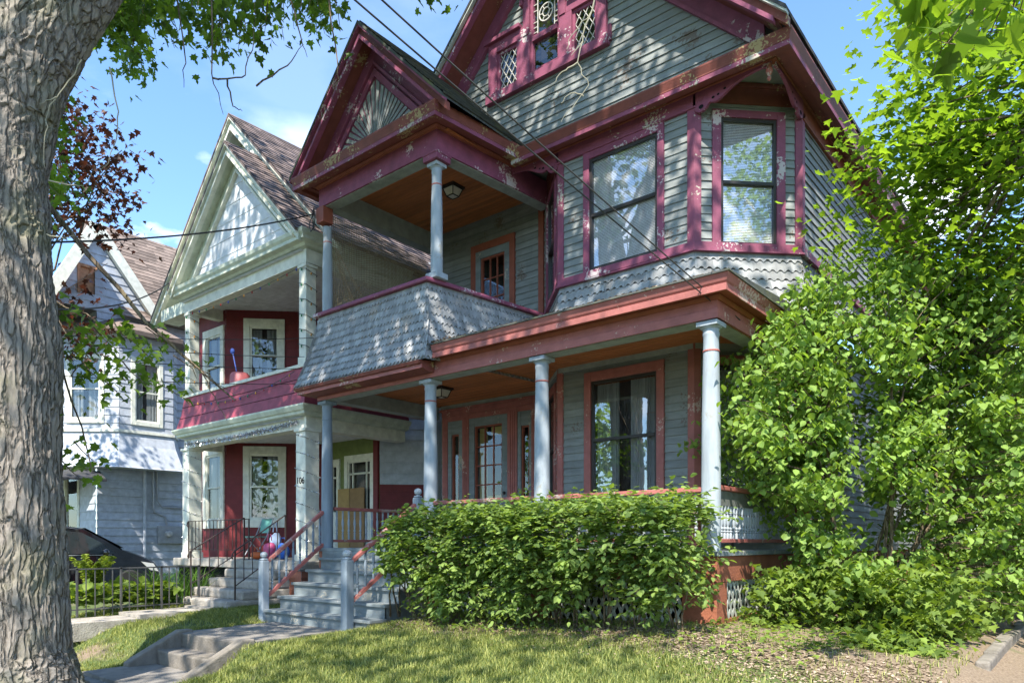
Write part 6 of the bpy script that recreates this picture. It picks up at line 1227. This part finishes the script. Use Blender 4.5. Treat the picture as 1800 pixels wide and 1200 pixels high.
def blades(parent, name, mat, P, hgt, wid, lean, n=4, kind=None):
    """arching grass-like blades: P base points"""
    P = np.asarray(P, float); N0 = len(P); a = np.random.rand(N0) * 2 * np.pi; h = hgt * (.55 + .9 * np.random.rand(N0)); l = lean * h * (.3 + np.random.rand(N0)); V = []
    d = np.stack([np.cos(a), np.sin(a)], 1); s = np.stack([-d[:, 1], d[:, 0]], 1); w = wid * (.6 + .8 * np.random.rand(N0))
    for i in range(n):
        t = i / (n - 1); c = P.copy(); c[:, :2] += d * (l * t * t)[:, None]; c[:, 2] += h * (t - .28 * lean * t ** 3); ww = (w * (1 - t) ** .7 * .5)[:, None]
        if i < n - 1:
            A = c.copy(); A[:, :2] += s * ww; B = c.copy(); B[:, :2] -= s * ww; V += [A, B]
        else: V.append(c)
    k = 2 * n - 1; W = np.stack(V, 1); org = np.array(ORG.get(parent.name)) if parent else 0; W = W.reshape(-1, 3) - org
    quad = [(2 * i, 2 * i + 1, 2 * i + 3, 2 * i + 2) for i in range(n - 2)]; fl = [x for q in quad for x in q] + [2 * (n - 2), 2 * (n - 2) + 1, k - 1]; tot = [4] * (n - 2) + [3]
    L = (np.array(fl)[None, :] + (np.arange(N0) * k)[:, None]).ravel(); TT = np.tile(tot, N0)
    me = bpy.data.meshes.new(name); me.vertices.add(len(W)); me.vertices.foreach_set('co', W.ravel()); me.loops.add(len(L)); me.loops.foreach_set('vertex_index', L.astype(np.int32))
    me.polygons.add(len(TT)); me.polygons.foreach_set('loop_start', np.concatenate([[0], np.cumsum(TT)[:-1]]).astype(np.int32)); me.polygons.foreach_set('loop_total', TT.astype(np.int32)); me.materials.append(mat); me.update(calc_edges=True)
    o = link(bpy.data.objects.new(name, me))
    if parent: o.parent = parent; ORG[o.name] = Vector(org)
    if kind: o['kind'] = kind
    return o
for x, y, l in ((-10.1, -1.15, 'clump of arching day lilies at the end of the fence'), (-10.4, -.7, 'day lilies against the neighbour porch base'), (-10.75, -1.3, 'day lilies in the back row behind the fence')):
    t = thing('day_lily', (x, y, -1.05), l, 'plant', 'day lilies beside the neighbour steps'); blades(t, 'leaves', LD, np.array([x, y, -1.05]) + np.random.normal(0, 1, (110, 3)) * np.array([.16, .16, 0]), .62, .028, .75, 6)
# --- lawn grass and litter
GM = leafmat('lawn_grass_blade', (.12, .21, .035), (1.4, 1.4, .5), var=.45, trans=.32, hue=(.32, .32, .10))
n = 260000; x = np.random.uniform(-10.5, 3.2, n); y = np.random.uniform(-4.7, .3, n)
def vn(x, y, s, o): return np.sin(x * s + 1.3 * np.sin(y * s * .7 + o)) * np.sin(y * s * 1.1 + 1.1 * np.sin(x * s * .8 + o * 2))
keep = np.ones(n, bool)
keep &= ~((x > -6.78) & (x < -4.88) & (y < -1.1)); keep &= ~((x > -7.15) & (x < -4.3) & (y > -1.3)); keep &= ~((x > -9.42) & (x < -8.5))
bare = np.clip((y + 1.62 + .55 * np.clip(x, 0, 1)) / .6, 0, 1) * (x > -4.9); pat = .5 + .5 * vn(x, y, 2.6, .4) * .6 + .35 * vn(x, y, 6.1, 2)
keep &= np.random.rand(n) > np.clip(bare * (1.15 - .25 * pat) + (x > -4.9) * np.clip(.28 - pat * .3, 0, 1) * 1.6, 0, .90 )
keep &= ~((x < -7) & (x > -8.5) & (y < -2.0) & (np.random.rand(n) < .6 + .3 * vn(x, y, 3, 1))); keep &= ~((x < -9.4) & (y > -1)); keep &= x < 2.48; keep &= ~((y < -4.3))
x, y = x[keep], y[keep]; P = np.stack([x, y, ground(x, y) - .005], 1)
tu = P[np.random.rand(len(P)) < .03]; tu = tu[np.sin(tu[:, 0] * 5 + tu[:, 1] * 3) * np.sin(tu[:, 1] * 6) > .1]; tu = np.concatenate([tu + np.random.normal(0, 1, tu.shape) * np.array([.03, .03, 0]) for _ in range(3)])
g = blades(None, 'lawn_grass', GM, np.concatenate([P, tu]), .066, .0078, .85, 3, 'stuff'); tag(g, 'short sunlit lawn grass thinning to bare soil under the hedge', 'grass')
n = 13000; x = np.random.uniform(-4.7, 2.4, n); y = -1.05 - .45 * np.clip(x, 0, 1) + np.random.normal(0, 1, n) * (.30 + .15 * np.clip(x, 0, 1)) + .1 * np.sin(x * 2); z = ground(x, y) + .006
LT = leafmat('dry_leaf_litter', (.19, .125, .075), (1, .9, .7), var=.5, trans=.1, hue=(.42, .33, .25))
k = (y < .4) & (y > -2.6); g = foliage('leaf_litter', LT, np.stack([x, y, z], 1)[k], .034, None, OVAL * np.array([1.3, 1]), .82, .02, kind='stuff'); tag(g, 'dry brown leaf litter on the bare soil in front of the hedge', 'leaf litter')
for i, (x, y, h, lab) in enumerate(((3.4, 12, 7.5, 'leafy tree closing the gap behind the house and the gravel drive'), (1.9, 16, 9, 'taller leafy tree farther back along the gravel drive'), (4.9, 9.5, 4.5, 'small leafy tree beside the blue-grey house wall'))):
    t = thing('back_tree', (x, y, -1.05), lab, 'tree', 'trees behind the drive'); m = MB(); barktube(m, [((x, y, -1.2), .16), ((x, y, 2), .12), ((x + .1, y, h - 1), .05)], 16, 6, .01); cc = blob(120, (x, y, h * .45), (1.6, 1.3, h * .55))
    part('trunk', m, BK2, t, smooth=True); foliage('crown', LM, np.concatenate([p + np.random.normal(0, 1, (26, 3)) * np.array([.4, .4, .25]) for p in cc]), .16, t, MAPLES, .5, .3)
clump('bramble_clump', 'far leafy thicket past the back corner of the painted house', 'undergrowth', (1.0, 15.5, -1.05), (1.6, .8, 3.0), 320, .14, LU, OVAL)
clump('bramble_clump', 'dark shrub mass closing the far end of the gravel drive', 'undergrowth', (1.5, 10.0, -1.05), (1.6, .8, 2.6), 320, .12, LU, OVAL)
n = 900; u = np.random.rand(n); x = -4.3 + 4.5 * u ** 1.6; y = -.33 + np.abs(np.random.normal(0, .10, n)); z = 2.962 + (y + .35) * .226 + .004
x2 = np.random.normal(-4.0, .14, 260); y2 = np.random.uniform(-.33, .5, 260); z2 = 2.97 + (y2 + .35) * .226 + np.random.rand(260) * .05
g = foliage('roof_leaf_litter', LT, np.stack([np.concatenate([x, x2]), np.concatenate([y, y2]), np.concatenate([z, z2])], 1), .04, None, OVAL * np.array([1.3, 1]), .7, .05, kind='stuff'); tag(g, 'dead leaves caught along the porch roof edge beside the balcony', 'leaf litter')
# --- trees across the street, seen in the panes
for i, (x, y, h, lab) in enumerate(((-9, -21, 11, 'tree across the street mirrored in the lower bay window'), (1, -23, 12, 'second tree across the street mirrored in the panes'), (-20, -22, 11, 'third tree across the street mirrored in the panes'), (12, -22, 10, 'fourth tree across the street mirrored in the panes'))):
    t = thing('roadside_tree', (x, y, -1.7), lab, 'tree', 'trees across the street'); m = MB(); barktube(m, [((x, y, -1.8), .3), ((x, y, 2), .24), ((x + .3, y, 5), .18), ((x + .3, y, h - 2), .06)], 20, 6, .02); cc = blob(130, (x, y, h * .5), (4.2, 3.0, h * .46))
    for p in cc[::6]: limb(m, (x, y, 2 + random.random() * 3), p, .05, .012)
    part('trunk', m, BK2, t, smooth=True); foliage('crown', LMY, np.concatenate([p + np.random.normal(0, 1, (26, 3)) * np.array([.7, .7, .4]) for p in cc]), .30, t, MAPLES, .5, .3)
# utility pole carrying the service wires, across the road
t = thing('utility_pole', (-1.94, -16.05, -1.7), 'wooden utility pole across the road carrying the service wires', 'pole'); m = MB(); m.tube([(-1.94, -16.08, -1.9), (-1.94, -16.08, 9)], [.15, .11], 12); part('shaft', m, BK2, t); m = MB(); m.box(-3.0, -.9, -16.14, -16.02, 8.2, 8.34); part('crossarm', m, BK2, t)
# ------------------------------------------------------------------ light, sky, camera
w = bpy.data.worlds.new('World'); S.world = w; w.use_nodes = True; t = w.node_tree; t.nodes.clear()
out = t.nodes.new('ShaderNodeOutputWorld'); bg = t.nodes.new('ShaderNodeBackground'); t.links.new(bg.outputs[0], out.inputs[0])
SD = Vector((.27, -.55, .80)).normalized()
sk = t.nodes.new('ShaderNodeTexSky'); sk.sky_type = 'NISHITA'; sk.sun_disc = False; sk.sun_elevation = math.asin(SD.z); sk.sun_rotation = math.atan2(SD.x, SD.y); sk.air_density = 1.0; sk.dust_density = .25; sk.ozone_density = 1.8
tc = t.nodes.new('ShaderNodeTexCoord'); mp = t.nodes.new('ShaderNodeMapping'); mp.inputs['Scale'].default_value = (1.0, 1.0, 2.3); t.links.new(tc.outputs['Generated'], mp.inputs[0])
nz = N_(t, 'ShaderNodeTexNoise', Scale=3.1, Detail=9, Roughness=.55); t.links.new(mp.outputs[0], nz.inputs['Vector'])
sp = t.nodes.new('ShaderNodeSeparateXYZ'); t.links.new(tc.outputs['Generated'], sp.inputs[0])
cl = ramp(t, nz.outputs['Fac'], .53, .66); hz = ramp(t, sp.outputs['Z'], .40, .50, (1, 1, 1, 1), (.05, .05, .05, 1))
mu = N_(t, 'ShaderNodeMath', operation='MULTIPLY'); t.links.new(cl, mu.inputs[0]); t.links.new(hz, mu.inputs[1])
c = mixc(t, mu.outputs[0], mixc(t, 1.0, sk.outputs[0], (.80, .95, 1.06), 'MULTIPLY'), (8.0, 8.2, 8.6)); t.links.new(c, bg.inputs[0]); bg.inputs[1].default_value = SKY
sl = bpy.data.lights.new('sun', 'SUN'); sl.energy = SUN; sl.angle = R(.53); sl.color = (1, .94, .84); so_ = link(bpy.data.objects.new('sun', sl)); so_.rotation_euler = (-SD).to_track_quat('-Z', 'Y').to_euler(); so_.location = (10, -20, 30)
cam = bpy.data.cameras.new('camera'); co_ = link(bpy.data.objects.new('camera', cam)); S.camera = co_
co_.location = (3.3647, -7.5418, .1013); fwv = Vector((-.63747, .77048, 0)); co_.rotation_euler = fwv.to_track_quat('-Z', 'Y').to_euler()
cam.sensor_width = 36; cam.lens = 36 * 1257 / 1800; cam.shift_y = 352 / 1800; cam.clip_start = .05; cam.clip_end = 2000
S.view_settings.view_transform = 'Standard'; S.view_settings.look = 'None'; S.view_settings.exposure = EXPO; S.view_settings.gamma = 1
S.cycles.max_bounces = 8; S.cycles.transparent_max_bounces = 12
